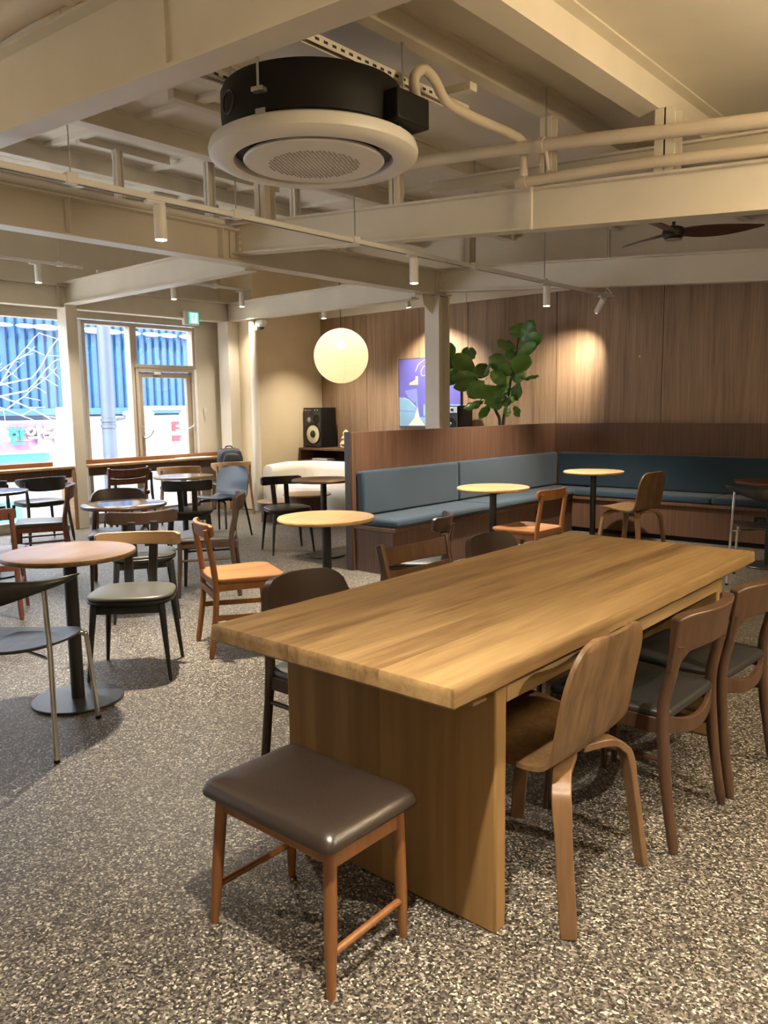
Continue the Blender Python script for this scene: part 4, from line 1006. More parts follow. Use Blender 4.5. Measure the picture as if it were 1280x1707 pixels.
leaves = [(875, 568, 895, 533, 13, -.02), (870, 565, 868, 533, 17, .02), (869, 580, 841, 562, 11, -.05), (872, 578, 914, 559, 11, -.04), (868, 592, 908, 573, 9, -.08), (856, 610, 829, 591, 13, -.08),
 (862, 626, 852, 603, 12, -.12), (868, 624, 894, 591, 15, -.12), (880, 630, 914, 628, 8, -.1), (862, 650, 893, 655, 13, -.12), (765, 590, 760, 560, 10, -.1), (775, 602, 751, 588, 13, -.12), (780, 610, 754, 615, 14, -.14),
 (784, 616, 757, 636, 10, -.12), (778, 598, 789, 570, 7, -.06), (786, 592, 803, 574, 9, -.05), (806, 620, 784, 586, 15, -.16), (812, 623, 779, 628, 11, -.14), (812, 634, 782, 643, 9, -.2), (815, 622, 839, 605, 8, -.1),
 (822, 630, 804, 661, 14, -.18), (846, 642, 822, 657, 14, -.2), (820, 666, 801, 681, 10, -.14), (828, 672, 823, 699, 7, -.1), (860, 640, 844, 617, 10, -.2), (858, 645, 841, 673, 9, -.2), (855, 660, 871, 677, 8, -.18),
 (858, 674, 864, 696, 6, -.14), (870, 677, 893, 695, 6, -.2), (868, 658, 881, 671, 7, -.2), (850, 662, 836, 678, 12, -.12), (845, 655, 856, 676, 11, -.05), (868, 640, 868, 612, 12, .04), (850, 640, 832, 625, 13, .05),
 (815, 640, 795, 655, 13, .05), (800, 628, 812, 600, 12, .03), (830, 655, 843, 635, 13, .06), (858, 615, 879, 600, 11, .05), (866, 598, 846, 578, 8, .06), (812, 655, 793, 672, 9, .06), (838, 668, 858, 652, 12, .08), (822, 640, 840, 655, 13, -.02), (812, 648, 830, 668, 12, .02)]
mb = MB()
for (bx, by, tx, ty, hw, dy) in leaves:
    dy *= 0.9
    a = figp(bx, by, dy*0.5); b = figp(tx, ty, dy*1.6 + random.uniform(-.09, .05))
    ax = b-a; Ln = ax.length; d = ax.normalized()
    vw = Vector((0.45, -0.85, 0.25)) + Vector((random.uniform(-.55, .55), random.uniform(-.3, .3), random.uniform(-.5, .6)))
    nrm = (vw - d*vw.dot(d)).normalized(); sd = d.cross(nrm).normalized()
    wv = hw*0.0084
    def lf(u, v):
        t = u
        prof = (0.16 + 0.62*math.sin(PI*min(1, t*1.02))**0.8*(0.55+0.5*t)) if t < 0.93 else 0.9*math.sqrt(max(0, 1-((t-0.80)/0.2)**2))
        prof = math.sin(PI*t**0.85)**0.7*(0.62+0.55*t) if 0 < t < 1 else 0.02
        s_ = 2*v-1
        wob = 0.010*math.sin(t*17+hw)*abs(s_)
        p_ = a + d*(Ln*(0.06+0.94*t)) + sd*(wv*prof*s_) + nrm*(0.22*wv*s_*s_*prof*-1.0 + wob - 0.10*Ln*(t-0.4)**2 + 0.006)
        return p_, nrm, 0.0016
    mb.grid(lf, 10, 6)
    mb.tube([a - d*0.03, a + d*Ln*0.10], 0.004, 5)
mb.build('foliage', M['leaf'], fig, ang=60)

# ------------------------------------------------------------------ ceiling cassette
AC = (-3.0, 2.95)
ac = thing('ceiling_air_conditioner', 'round black and white cassette air conditioner hanging under the roof', 'air conditioner', (AC[0], AC[1], 2.56))
MB().lathe([(0.512, 0.012), (0.520, 0.030), (0.516, 0.062), (0.500, 0.085), (0.46, 0.09), (0.40, 0.07), (0.395, 0.012), (0.40, 0.0), (0.47, -0.004)][::-1] and
           [(0.40, 0.060), (0.392, 0.02), (0.398, 0.003), (0.42, -0.002), (0.49, 0.004), (0.516, 0.022), (0.521, 0.045), (0.512, 0.075), (0.49, 0.088), (0.44, 0.09)], 96).build('panel_ring', M['white'], ac)
MB().lathe([(0.43, 0.055), (0.43, 0.10), (0.445, 0.115), (0.452, 0.20), (0.452, 0.30), (0.44, 0.325), (0.40, 0.33), (0.01, 0.33)], 72).build('housing', M['blackmatte'], ac)
MB().lathe([(0.43, 0.052), (0.01, 0.05)], 48).build('air_slot', M['blackmetal'], ac)
MB().lathe([(0.01, -0.008), (0.30, -0.006), (0.345, 0.0), (0.352, 0.008), (0.345, 0.02), (0.30, 0.03)], 72).build('intake_disc', M['white'], ac)
mb = MB()
for i in range(-13, 14):
    for j in range(-13, 14):
        x = (i + (0.5 if j % 2 else 0))*0.021; y = j*0.0195
        if x*x+y*y < 0.225**2:
            s_ = 0.0075; zz = -0.0088
            vs = [mb.bm.verts.new((x+s_*math.cos(a), y+s_*math.sin(a), zz)) for a in ((PI/2, PI*7/6, PI*11/6) if (i+j) % 2 else (-PI/2, PI/6, PI*5/6))]
            ve = [mb.bm.verts.new((v.co.x, v.co.y, zz+0.002)) for v in vs]
            mb.bm.faces.new(vs); mb.bm.faces.new(ve)
            for q in range(3): mb.bm.faces.new((vs[q], vs[(q+1) % 3], ve[(q+1) % 3], ve[q]))
mb.build('intake_holes', plain('hole_grey', (0.22, 0.21, 0.19), 0.7), ac, smooth=False)
# drain box, brackets, suspension rods, knock-out
MB().box(0.36, 0.53, 0.02, 0.26, 0.10, 0.24).build('drain_box', M['blackmatte'], ac, bev=0.01)
HANG = [(0.13, -0.455), (0.455, 0.13), (-0.13, 0.455), (-0.455, -0.13)]
for (hx_, hy_) in HANG:
    d = Vector((hx_, hy_, 0)).normalized(); s_ = Vector((-d.y, d.x, 0))
    mb = MB(); c = Vector((hx_, hy_, 0.2))
    def q(a, b, z): return c + d*a + s_*b + Vector((0, 0, z))
    mb.quadbox([q(-0.01, -.03, -.02), q(0.03, -.03, -.02), q(0.03, .03, -.02), q(-0.01, .03, -.02), q(-0.01, -.03, .0), q(0.03, -.03, .0), q(0.03, .03, .0), q(-0.01, .03, .0)])
    mb.quadbox([q(0.0, -.026, -.11), q(0.006, -.026, -.11), q(0.006, .026, -.11), q(0.0, .026, -.11), q(0.0, -.026, -.085), q(0.006, -.026, -.085), q(0.006, .026, -.085), q(0.0, .026, -.085)])
    mb.build('bracket', M['zinc'], ac, bev=0.002)
    e = c + d*0.015
    MB().tube([e, (e.x, e.y, zroof(AC[0])-0.13-2.56)], 0.006, 8).build('suspension_rod', M['zinc'], ac)
MB().tube([Vector((-0.10, -0.45, 0.20)) + Vector((-0.05*math.cos(2*PI*i/24)*0.976, 0.05*math.cos(2*PI*i/24)*0.2, 0.05*math.sin(2*PI*i/24))) for i in range(24)], 0.005, 6, closed=True).build('knockout', M['blackmetal'], ac)
# slotted channels
def channel(x, y0, y1, z, label):
    c = thing('slotted_channel', label, 'channel', (x, (y0+y1)/2, z)); h = (y1-y0)/2
    mb = MB(); mb.box(-0.022, 0.022, -h, h, 0.038, 0.042); mb.box(-0.022, -0.018, -h, h, 0.0, 0.038); mb.box(0.018, 0.022, -h, h, 0.0, 0.038)
    mb.build('rail', M['zinc'] if False else M['steel'], c, smooth=False)
    mb = MB(); n = int(2*h/0.055)
    for i in range(n):
        y = -h+0.03+0.055*i; mb.box(0.0218, 0.0230, y, y+0.026, 0.014, 0.026)
    mb.build('slot_holes', M['grille'], c, smooth=False)
channel(-2.71, 2.25, 3.85, 2.95, 'slotted steel channel above the air conditioner, pipe side')
channel(-3.36, 2.25, 3.85, 2.96, 'slotted steel channel above the air conditioner, window side')

# ------------------------------------------------------------------ wrapped pipes
def pipe(name, pts, r, label, n=8, clamps=()):
    o = thing(name, label, 'pipe', tuple(Vector(pts[0])))
    q = [p - Vector(pts[0]) for p in arc(pts, n)]
    mb = MB(); mb.tube(q, [r*(1+0.03*math.sin(i*1.7)) for i in range(len(q))], 14); mb.build('wrap', M['wrap'], o)
    for i in clamps:
        a = q[i]; b = q[i+1]; d = (b-a).normalized()
        MB().tube([a-d*0.025, a+d*0.025], r*1.22, 14).build('sleeve', M['wrap'], o)
    return o
pipe('insulated_pipe', [(-3.75, 4.28, 2.925), (-3.3, 4.28, 2.915), (-2.48, 4.28, 2.835), (-1.25, 4.28, 2.69), (0.3, 4.28, 2.53), (2.6, 4.28, 2.3)], 0.036, 'upper beige wrapped pipe running right above the cross beam', clamps=(16,))
pipe('insulated_pipe', [(-2.68, 4.335, 2.672), (-2.0, 4.335, 2.637), (-1.27, 4.335, 2.57), (0.3, 4.335, 2.44), (2.6, 4.335, 2.26)], 0.030, 'lower beige wrapped pipe lying along the cross beam', clamps=(1,))
pipe('drain_pipe', [(-2.50, 3.17, 2.74), (-2.56, 3.21, 2.86), (-2.59, 3.25, 2.95), (-2.575, 3.30, 2.99), (-2.555, 3.36, 2.955), (-2.58, 3.5, 2.893), (-2.59, 3.75, 2.884), (-2.62, 4.15, 2.905), (-2.632, 4.31, 2.90), (-2.632, 4.335, 2.84), (-2.632, 4.335, 2.70)], 0.026, 'looped beige drain pipe from the air conditioner to the lower pipe', n=6)
pipe('insulated_duct', [(-5.3, 1.60, zC(-5.3)+0.408), (-4.0, 1.60, zC(-4.0)+0.408), (-3.0, 1.60, zC(-3.0)+0.408), (-2.0, 1.60, zC(-2)+0.408)], 0.072, 'thick wrapped duct over the steel beam at the upper left corner', clamps=(17, 18))
hp = thing('pipe_hanger', 'threaded rod hanger holding the wrapped pipes beside the stub post', 'hanger', (-2.45, 4.28, 2.6))
MB().tube([(0, 0, 0.27), (0, 0, zroof(-2.45)-0.02-2.6)], 0.006, 8).build('rod', M['zinc'], hp)
MB().tube([(0.0, 0.0, 0.20), (0.0, 0.03, 0.10), (0, 0.05, 0.11)], 0.010, 8).build('strap', M['wrap'], hp)
rb = thing('angle_bracket', 'grey steel angle sticking out under the roof right of the air conditioner', 'bracket', (-2.72, 3.62, 2.99))
MB().quadbox([(-0.25, -0.03, 0.0), (0.22, -0.03, -0.03), (0.22, 0.03, -0.03), (-0.25, 0.03, 0.0), (-0.25, -0.03, 0.04), (0.22, -0.03, 0.01), (0.22, 0.03, 0.01), (-0.25, 0.03, 0.04)]).build('angle', M['steel'], rb, smooth=False)

# ------------------------------------------------------------------ light tracks and spotlights
def track(x, y0, y1, z, label, rods, ztop):
    t = thing('light_track', label, 'light track', (x, (y0+y1)/2, z))
    m = (y0+y1)/2
    mb = MB(); mb.box(-0.018, 0.018, y0-m, y1-m, 0.0, 0.03); mb.build('rail', M['white'], t, bev=0.003)
    mb = MB(); mb.box(-0.005, 0.005, y0-m+.01, y1-m-.01, -0.0015, 0.002); mb.build('conductor_slot', M['grille'], t, smooth=False)
    for y in rods:
        MB().tube([(0, y-m, 0.03), (0, y-m, ztop-z)], 0.004, 6).build('rod', M['zinc'], t)
        MB().box(-0.024, 0.024, y-m-0.03, y-m+0.03, -0.004, 0.045).build('clip', M['white'], t, bev=0.003)
    return t
TR = -3.75
track(TR, 1.45, 7.97, 2.432, 'long white light track crossing under the steel beams', (2.05, 3.05, 4.05, 5.45, 6.55, 7.8), zroof(TR)-0.005)
track(-8.2, 1.0, 4.55, 2.86, 'white light track near the windows, left of the short white beam', (1.5, 3.0, 4.3), zroof(-8.2)-0.005)
track(-8.2, 4.72, 6.86, 2.84, 'white light track near the windows, right of the short white beam', (5.2, 6.3), zroof(-8.2)-0.005)
track(-0.66, -2.2, 1.2, 2.432, 'white light track above the stool end of the long table', (-1.8, 0.2, 1.1), zroof(-0.66)-0.005)
track(0.95, 0.2, 6.5, 2.30, 'white light track right of the long table', (0.4, 2.2, 4.2, 6.3), zroof(0.95)-0.005)
SP = {}
def spot(x, y, z, label, energy=40, tilt=None, size=104, blend=0.75, col=(1.0, 0.87, 0.68)):
    """z = underside of the track the lamp hangs from"""
    s = thing('track_spotlight', label, 'spotlight', (x, y, z))
    MB().box(-0.016, 0.016, -0.055, 0.055, -0.018, 0.0).build('adapter', M['white'], s, bev=0.004)
    MB().tube([(0, 0.03, -0.018), (0, 0.03, -0.045)], 0.009, 10).build('stem', M['white'], s)
    dirv = Vector(tilt).normalized() if tilt else Vector((0, 0, -1))
    p0 = Vector((0, 0.03, -0.038)) - dirv*0.02
    ax = [p0, p0 + dirv*0.01, p0 + dirv*0.165]
    hsg = MB(); hsg.tube([p0, p0+dirv*0.003, p0+dirv*0.172, p0+dirv*0.175], [0.030, 0.033, 0.033, 0.031], 24); h = hsg.build('housing', M['white'], s)
    MB().tube([p0+dirv*0.1752, p0+dirv*0.178], [0.029, 0.027], 24).build('lens', M['lens'], h)
    ld = bpy.data.lights.new('spot_beam', 'SPOT'); ld.energy = energy; ld.color = col; ld.spot_size = math.radians(size); ld.spot_blend = blend; ld.shadow_soft_size = 0.03
    lo = bpy.data.objects.new('spot_beam', ld); COL.objects.link(lo); lo.parent = s
    lo.location = p0 + dirv*0.182; lo.rotation_euler = dirv.to_track_quat('-Z', 'Y').to_euler()
    return s
E0 = 460
spot(TR, 2.51, 2.432, 'white spotlight on the long track nearest the air conditioner', E0)
spot(TR, 4.645, 2.432, 'white spotlight on the long track before the girder end', E0)
spot(TR, 6.565, 2.432, 'white spotlight on the long track in front of the fig plant', E0)
spot(TR, 7.70, 2.432, 'tilted white spotlight at the far end of the long track', E0*0.42, tilt=(-0.62, 0.40, -0.70), size=74, blend=1.0)
spot(-8.2, 4.03, 2.86, 'white spotlight on the window track left of the column', E0*0.35)
spot(-8.2, 5.66, 2.84, 'white spotlight on the window track left of the exit sign', E0*0.35)
spot(-8.2, 6.68, 2.84, 'white spotlight on the window track beside the dome camera', E0*0.16)
spot(-0.66, 0.82, 2.432, 'white spotlight above the stool', E0*0.72)
spot(-0.66, -1.3, 2.432, 'unseen white spotlight added over the near seats', E0*0.3)  # unseen lamp added for more ambient light
spot(0.95, 2.2, 2.30, 'white spotlight right of the plywood chair', E0*0.45, tilt=(-0.45, 0.0, -1))
spot(0.95, 4.9, 2.30, 'unseen white spotlight added right of the table end', E0*0.12, tilt=(-0.35, 0.2, -1))  # unseen lamp added to lift the ambient light on the right
track(-6.9, 7.42, 7.46, 2.74, 'short white track behind the corner beam', (), 2.8)
spot(-7.55, 7.50, 2.70, 'white spotlight over the lounge corner left of the lantern', E0*0.35)
spot(-6.22, 7.55, 2.72, 'white spotlight over the violet picture', E0*0.7, tilt=(0.05, 0.38, -1))
cd = thing('conduit_pipe', 'beige conduit lying along the top of the long steel girder', 'pipe', (-5.46, 2.0, 2.87))
MB().tube([(0, -4.5, 0), (0, 2.3, 0)], 0.028, 12).build('tube', M['ceil'], cd)
for y in (-2.0, 0.2, 1.6): MB().tube([(0, y, 0), (0, y+0.03, 0)], 0.034, 12).build('coupling', M['ceil'], cd)
# wire cover at the far end of the long track
tag(MB().tube(arc([(TR, 7.93, 2.478), (TR-0.03, 7.83, 2.545), (TR-0.10, 7.70, 2.58), (TR-0.25, 7.5, 2.60)], 8), 0.011, 8).build('track_cable', M['white']), 'white cable arching from the far end of the long light track', 'cable')

# ------------------------------------------------------------------ signs and small fittings
ex = thing('exit_sign', 'green and white running-man exit sign on the beam over the glass door', 'sign', (-8.69, 6.27, 2.51))
rbox(-0.03, 0.03, -0.115, 0.115, -0.085, 0.085).build('case', M['white'], ex, bev=0.006)
rbox(0.029, 0.033, -0.045, 0.095, -0.07, 0.07).build('face', M['green'], ex, smooth=False)
rbox(0.033, 0.0345, -0.02, 0.075, -0.06, 0.06).build('doorway_symbol', M['signwhite'], ex, smooth=False)
mb = MB(); X = 0.0362
def seg(a, b, w):
    a, b = Vector((X, *a)), Vector((X, *b)); d = (b-a).normalized(); n_ = Vector((0, -d.z, d.y))*w/2; t = Vector((0.001, 0, 0))
    mb.quadbox([a-n_-t, a+n_-t, a+n_+t, a-n_+t, b-n_-t, b+n_-t, b+n_+t, b-n_+t])
mb.rings([[Vector((X+dx, 0.033+0.012*math.cos(2*PI*i/14), 0.042+0.012*math.sin(2*PI*i/14))) for i in range(14)] for dx in (-0.001, 0.001)])
seg((0.030, 0.030), (0.018, -0.008), 0.018); seg((0.018, -0.008), (0.040, -0.022), 0.010); seg((0.040, -0.022), (0.036, -0.048), 0.009)
seg((0.018, -0.008), (0.006, -0.030), 0.010); seg((0.006, -0.030), (-0.012, -0.034), 0.009); seg((0.030, 0.026), (0.050, 0.010), 0.008); seg((0.028, 0.026), (0.006, 0.018), 0.008)
mb.build('running_figure', M['green'], ex, smooth=False)
cv = thing('security_camera', 'small white dome security camera on the corner wall', 'camera', (-8.09, 6.93, 2.41))
rbox(-0.10, -0.06, -0.03, 0.03, -0.05, 0.05).build('mount', M['white'], cv, bev=0.006)
rbox(-0.07, 0.075, -0.05, 0.035, 0.02, 0.075).build('housing', M['white'], cv, bev=0.015)
MB().lathe([(0.058, 0.02), (0.055, 0.005), (0.045, -0.012)], 24).build('dome_ring', M['white'], cv)
MB().sphere((0, 0, -0.008), 0.038, 20, 12).build('dome', M['blackmetal'], cv)
wb = thing('wall_holder', 'small white holder on the beige wall right of the glass door', 'holder', (WX+0.0, 6.63, 1.31))
MB().lathe([(0.012, -0.10), (0.016, -0.02), (0.022, 0.0), (0.026, 0.05), (0.022, 0.06)], 16, (0.025, 0, 0)).build('cup', M['white'], wb)
rbox(0, 0.012, -0.018, 0.018, -0.06, 0.06).build('back_plate', M['white'], wb, bev=0.003)
wc = thing('power_flex', 'black cord and plug low on the cream corner wall', 'cord', (-8.285, 6.955, 0.1))
rbox(-0.02, 0.02, -0.012, 0.005, -0.02, 0.025).build('plug', M['blackmatte'], wc, bev=0.003)
MB().tube(arc([(0, -0.012, 0.0), (0.0, -0.03, -0.05), (-0.03, -0.05, -0.092), (-0.14, -0.09, -0.095), (-0.25, -0.12, -0.096)], 6), 0.004, 6).build('cable', M['blackmatte'], wc)
hs = tag(MB().sphere((0, 0, 0), 0.012, 10, 6).build('wall_sensor', M['white']), 'tiny white round button on the walnut wall panel', 'button'); hs.location = (-3.55, Y1-0.003, 1.84)
# chain across the door
mb = MB()
N = 26
pts = [Vector((WX+0.05, 5.60+0.89*i/N, 1.18 - 0.16*(1-(2*i/N-1)**2)+0.02*i/N)) for i in range(N+1)]
for i in range(N):
    a, b = pts[i], pts[i+1]; c = (a+b)/2; d = (b-a).normalized(); s_ = (Vector((1, 0, 0)) if i % 2 else Vector((0, 0, 1))); s_ = (s_-d*s_.dot(d)).normalized()
    mb.tube([c + d*0.022*math.cos(2*PI*k/12) + s_*0.010*math.sin(2*PI*k/12) for k in range(12)], 0.003, 5, closed=True)
tag(mb.build('door_chain', M['zinc']), 'steel chain hung across the glass door', 'chain')
# ceiling fan
fn = thing('ceiling_fan', 'dark wooden ceiling fan behind the wrapped pipes', 'fan', (-2.34, 5.93, 2.575))
MB().lathe([(0.01, -0.05), (0.05, -0.048), (0.075, -0.03), (0.08, 0.0), (0.07, 0.03), (0.02, 0.05)], 28).build('hub', M['blackmetal'], fn)
MB().lathe([(0.048, -0.055), (0.055, -0.047), (0.06, -0.047), (0.062, -0.052)], 28).build('hub_ring', M['zinc'], fn)
MB().tube([(0, 0, 0.04), (0, 0, zroof(-2.34)-2.575)], 0.012, 10).build('rod', M['blackmetal'], fn)
for k, a0 in enumerate((math.radians(26), math.radians(150), math.radians(268))):
    mb = MB(); e1 = Vector((math.cos(a0), math.sin(a0), 0)); e2 = Vector((-math.sin(a0), math.cos(a0), 0))
    def bl(u, v):
        r = 0.05+0.56*u; w = (0.035+0.04*math.sin(PI*min(1, u*1.15))**0.8)*(1 if u < 0.8 else max(0.12, math.sqrt(max(0, 1-((u-0.8)/0.2)**2))))
        s_ = (2*v-1); p_ = e1*r + e2*(s_*w + 0.03*math.sin(u*PI)) + Vector((0, 0, -0.40*s_*w*(1-0.5*u) + 0.01*u*u))
        return p_, Vector((0, 0, 1)) + e2*0.40, 0.012*(1-0.5*u)
    mb.grid(bl, 16, 5); mb.build('blade', M['walnut'], fn, ang=60)

# ------------------------------------------------------------------ outside, seen through the windows
FX = -15.0
structure(rbox(-40, -9.4, -25, 45, -3.4, -3.2).build('street_ground', M['asphalt'], smooth=False))
fac = thing('building_facade', 'blue corrugated building across the street', 'building', (FX, 8, -3.2))
mb = MB(); y = -18.0
prof = []
while y < 20:
    prof += [(y, 0.0), (y+0.022, 0.0), (y+0.03, 0.05), (y+0.07, 0.06), (y+0.15, 0.03)]; y += 0.18
rr = [[(d, yy, z) for yy, d in prof] for z in (4.60, 6.9)]
A_ = [[mb.bm.verts.new(p) for p in r] for r in rr]
for i in range(len(prof)-1): mb.bm.faces.new((A_[0][i], A_[0][i+1], A_[1][i+1], A_[1][i])).material_index = (1 if i % 5 == 0 else 0)
mb.build('corrugated_cladding', [M['cladding'], M['navy']], fac, smooth=False)
rbox(-4, -0.02, -18, 20, 4.4, 6.88).build('upper_wall', M['bluebeam'], fac, smooth=False)
rbox(-0.02, 0.10, -18, 20, 4.49, 4.62).build('fascia', M['bluebeam'], fac, smooth=False)
rbox(-0.02, 0.03, -18, 20, 4.38, 4.49).build('navy_strip', M['navy'], fac, smooth=False)  # dark navy band running below the fascia
rbox(-4, -0.05, -18, 20, 0.0, 4.38).build('shopfront', M['signface'], fac, smooth=False)
mb = MB()
for i in range(60):
    yy = -8 + i*0.44 + random.uniform(-.1, .1); w = random.uniform(0.16, 0.3)
    mb.sphere((0.14, yy, 6.13), w, 12, 6, (0.3, 1.0, 0.22))
mb.build('white_blobs', M['signface'], fac)  # row of flattened white blobs along the upper cladding
for (a, b, c, d_, m_) in ((-6, -0.6, 3.62, 3.80, 'tealboard'), (-6, -0.6, 3.3, 3.56, 'bluebeam'), (-4.5, -2.4, 1.6, 2.6, 'pink'), (-2.2, -1.2, 1.4, 2.9, 'tealboard'), (0.6, 1.2, 1.4, 2.9, 'pink'), (1.5, 3.4, 1.6, 2.4, 'tealboard')):
    rbox(-0.05, 0.02, a, b, c, d_).build('shop_panel', M[m_], fac, smooth=False)
# pharmacy signboard with letters
sg = thing('shop_signboard', 'white and pink shop signboard with teal and white Korean letters', 'sign', (FX+0.16, 5.9, 0.9))
rbox(-0.1, 0.0, -4.0, 1.6, -0.32, 0.30).build('board', M['signface'], sg, bev=0.01)
rbox(-0.02, 0.006, -3.9, 1.55, 0.16, 0.26).build('stripe', M['pink'], sg, smooth=False)
rbox(-0.02, 0.006, -3.9, 1.2, -0.27, -0.08).build('stripe', M['pink'], sg, smooth=False)
def letters(txt, size, loc, rz, mat, par, name, ext=0.02):
    cu = bpy.data.curves.new(name, 'FONT'); cu.body = txt; cu.size = size; cu.extrude = ext; cu.align_x = 'CENTER'; cu.align_y = 'CENTER'; cu.offset = 0.008
    to = bpy.data.objects.new(name, cu); COL.objects.link(to)
    bpy.context.view_layer.update()
    me = bpy.data.meshes.new_from_object(to.evaluated_get(bpy.context.evaluated_depsgraph_get()))
    bpy.data.objects.remove(to)
    me.materials.clear(); me.materials.append(mat)
    o = bpy.data.objects.new(name, me); COL.objects.link(o); o.parent = par; o.location = loc
    o.rotation_euler = (PI/2, 0, rz)
    return o
letters('\ud55c', 0.36, (0.045, 0.81, 0.0), PI/2, M['teal'], sg, 'letter')
letters('\uc57d', 0.36, (0.045, 1.13, 0.0), PI/2, M['magenta'], sg, 'letter', 0.012)
letters('\uc57d', 0.345, (0.055, 1.13, 0.010), PI/2, M['signface'], sg, 'letter')
letters('\uad6d', 0.36, (0.045, 1.45, 0.0), PI/2, M['magenta'], sg, 'letter', 0.012)
letters('\uad6d', 0.345, (0.055, 1.45, 0.010), PI/2, M['signface'], sg, 'letter')
# white board on the right with a small crest and a script line
s2 = thing('shop_signboard', 'white shop signboard with small grey crest right of the street lamp', 'sign', (FX+0.2, 9.6, 0.75))
rbox(-0.1, 0.0, -1.75, 3.0, -0.6, 0.50).build('board', M['signface'], s2, bev=0.01)
rbox(-0.01, 0.004, -1.7, 2.95, -0.27, -0.255).build('joint_line', M['greyline'], s2, smooth=False)
mb = MB()
mb.tube([(0.006, -0.62+0.07*math.cos(2*PI*i/20), 0.14+0.08*math.sin(2*PI*i/20)) for i in range(20)], 0.007, 5, closed=True)
mb.tube(arc([(0.006, -0.66, 0.17), (0.006, -0.63, 0.10), (0.006, -0.60, 0.18), (0.006, -0.57, 0.10)], 4), 0.006, 5)
mb.build('crest', M['greyline'], s2)
mb = MB(); mb.tube(arc([(0.006, -0.95+0.045*i, -0.09+0.045*math.sin(i*2.1)+0.01*(i % 3)) for i in range(17)], 4), 0.006, 5); mb.build('script_line', M['greyline'], s2)
rd = thing('red_signboard', 'red and white notice board seen through the glass door', 'sign', (FX+0.5, 10.15, 0.92))
rbox(0, 0.05, -0.30, 0.35, -0.22, 0.20).build('board', M['red'], rd, bev=0.005)
rbox(0.0, 0.05, -0.02, 0.06, -4.12, -0.22).build('post', M['greyline'], rd, smooth=False); rbox(0.05, 0.056, -0.22, 0.35, -0.02, 0.03).build('stripe', M['signface'], rd, smooth=False); rbox(0.05, 0.056, -0.22, 0.35, 0.08, 0.125).build('stripe', M['signface'], rd, smooth=False)
# white frame posts
wf_ = thing('street_barrier', 'white tubular frame standing between the two signboards', 'barrier', (-13.6, 7.0, -3.2))
for yy in (-0.05, 0.30): rbox(-0.05, 0.05, yy-0.045, yy+0.045, 0, 4.58).build('post', M['signface'], wf_, smooth=False)
rbox(-0.04, 0.04, -0.09, 0.345, 4.55, 4.63).build('rail', M['signface'], wf_, smooth=False); rbox(-0.04, 0.04, -0.09, 0.345, 3.7, 3.78).build('rail', M['signface'], wf_, smooth=False)
pk = bpy.data.objects.new('badge', None); COL.objects.link(pk); pk.parent = wf_; pk.location = (0.06, 0.14, 4.26)
MB().rings([[Vector((dx, 0.075*math.cos(2*PI*i/24), 0.105*math.sin(2*PI*i/24))) for i in range(24)] for dx in (0, 0.012)]).build('disc', M['magenta'], pk)
MB().rings([[Vector((dx, 0.02+0.05*math.cos(2*PI*i/24), -0.01+0.07*math.sin(2*PI*i/24))) for i in range(24)] for dx in (0.012, 0.016)]).build('disc_centre', M['signface'], pk)
wf2 = thing('street_gate', 'white tubular gate frame across the street behind the glass door', 'frame', (-13.8, 9.0, -3.2))
for yy in (-0.2, 0.65, 1.5): rbox(-0.05, 0.05, yy-0.05, yy+0.05, 0, 4.62).build('post', M['signface'], wf2, smooth=False)
for zz in (4.56, 4.05): rbox(-0.04, 0.04, -0.245, 1.545, zz, zz+0.08).build('rail', M['signface'], wf2, smooth=False)
lp = thing('street_lamp', 'grey blue street lamp post outside the narrow window', 'street lamp', (-12.0, 6.96, -3.2))
MB().lathe([(0.13, 0), (0.12, 3.0), (0.10, 6.6)], 20).build('pole', M['post'], lp)
for z in (4.28, 4.38): MB().lathe([(0.13, z), (0.13, z+0.05)], 20).build('collar', M['post'], lp)
MB().tube([(0, 0.1, 4.40), (0, 0.3, 4.44)], 0.03, 10).build('arm', M['post'], lp)
MB().sphere((0, 0.56, 4.50), 0.3, 20, 10, (0.4, 1.0, 0.25)).build('lamp_head', M['signface'], lp)
# bare branches outside the left window
tr_ = thing('bare_tree', 'bare pale tree branches outside the left window', 'tree', (-11.2, 1.9, -3.2))
MB().tube(arc([(0, 0, 0), (0.05, 0.1, 2.0), (0.0, 0.3, 3.6), (-0.1, 0.6, 4.4)], 6), 0.11, 10, r2=0.05).build('trunk', M['branch'], tr_)
mb = MB(); random.seed(3)
def grow(p, d, L, r, depth):
    pts = [p]; q = p.copy(); dd = d.copy()
    n = 7
    for i in range(n):
        dd = (dd + Vector((random.uniform(-.13, .13), random.uniform(-.10, .10), random.uniform(-.16, .13)))).normalized()
        q = q + dd*L/n; pts.append(q.copy())
    mb.tube(pts, r, 5, r2=r*0.45)
    if depth:
        for i in range(3, n+1, 1 if depth > 1 else 2):
            sd = Vector((random.uniform(-.5, .5), random.uniform(-.3, .8), random.choice((-1, 1))*random.uniform(.3, 1))).normalized()
            grow(pts[i], (dd*0.7+sd*0.7).normalized(), L*0.30, r*0.5, depth-1)
grow(Vector((-0.1, 0.6, 4.4)), Vector((0, 0.93, 0.36)).normalized(), 3.1, 0.020, 2)
grow(Vector((-0.05, 0.5, 4.2)), Vector((0, 0.87, 0.45)).normalized(), 3.0, 0.017, 2)
grow(Vector((-0.1, 0.55, 4.35)), Vector((0, 0.97, 0.12)).normalized(), 2.4, 0.014, 2)
mb.build('branches', M['branch'], tr_)

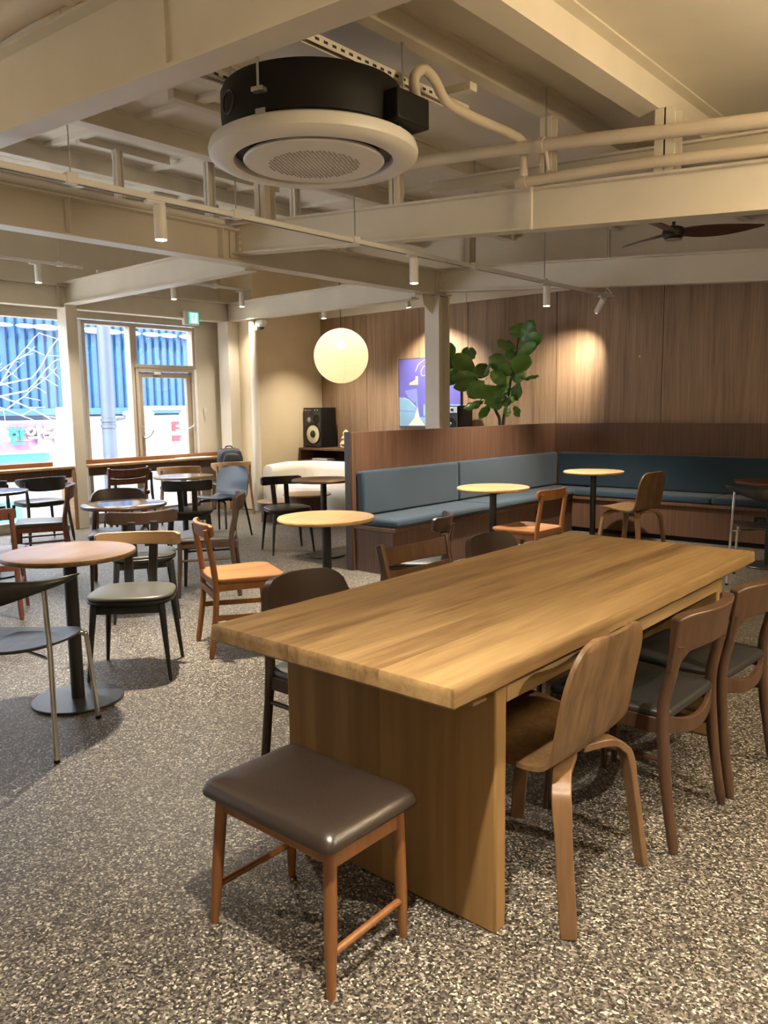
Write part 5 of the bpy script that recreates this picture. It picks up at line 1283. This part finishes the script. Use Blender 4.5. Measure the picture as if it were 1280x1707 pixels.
# ------------------------------------------------------------------ light
w = bpy.data.worlds.new('world'); sc.world = w; w.use_nodes = True
nt = w.node_tree; nt.nodes.clear()
o_ = nt.nodes.new('ShaderNodeOutputWorld'); bg = nt.nodes.new('ShaderNodeBackground'); sk = nt.nodes.new('ShaderNodeTexSky')
sk.sky_type = 'HOSEK_WILKIE'; sk.sun_direction = (0.35, -0.7, 0.62); sk.turbidity = 4; sk.ground_albedo = 0.5
bg.inputs['Strength'].default_value = 11.0
mxc = nt.nodes.new('ShaderNodeMix'); mxc.data_type = 'RGBA'; mxc.inputs[0].default_value = 0.6
mxc.inputs[7].default_value = (0.95, 0.98, 1.0, 1)
nt.links.new(sk.outputs[0], mxc.inputs[6]); nt.links.new(mxc.outputs[2], bg.inputs[0]); nt.links.new(bg.outputs[0], o_.inputs[0])
sun = bpy.data.lights.new('sun', 'SUN'); sun.energy = 16.0; sun.angle = math.radians(1.0); sun.color = (1.0, 0.96, 0.9)
so = bpy.data.objects.new('sun', sun); COL.objects.link(so); so.rotation_euler = Vector((-0.35, 0.7, -0.62)).to_track_quat('-Z', 'Y').to_euler()
vs = sc.view_settings
vs.view_transform = 'Standard'; vs.look = 'None'; vs.exposure = 0.5; vs.gamma = 1.0; vs.use_curve_mapping = False
cy_ = sc.cycles
cy_.max_bounces = 10; cy_.diffuse_bounces = 6; cy_.glossy_bounces = 4; cy_.transparent_max_bounces = 8; cy_.sample_clamp_indirect = 4.0
cy_.caustics_reflective = False; cy_.caustics_refractive = False
cy_.use_denoising = True

# ------------------------------------------------------------------ groups of repeats
GROUPS = {'dining_chair': 'cafe chairs', 'round_table': 'round cafe tables', 'track_spotlight': 'track spotlights', 'light_track': 'light tracks',
          'paper_lantern': 'paper lanterns', 'power_outlet': 'power outlets on the banquette bases', 'banquette': 'banquettes', 'window_counter': 'window counters',
          'counter_upstand': 'counter upstands', 'loudspeaker': 'loudspeakers', 'coffee_table': 'coffee tables before the sofa', 'slotted_channel': 'slotted channels', 'insulated_pipe': 'insulated pipes'}
for o in sc.objects:
    if o.parent is None and o.get('label'):
        g = GROUPS.get(o.name.split('.')[0])
        if g: o['group'] = g
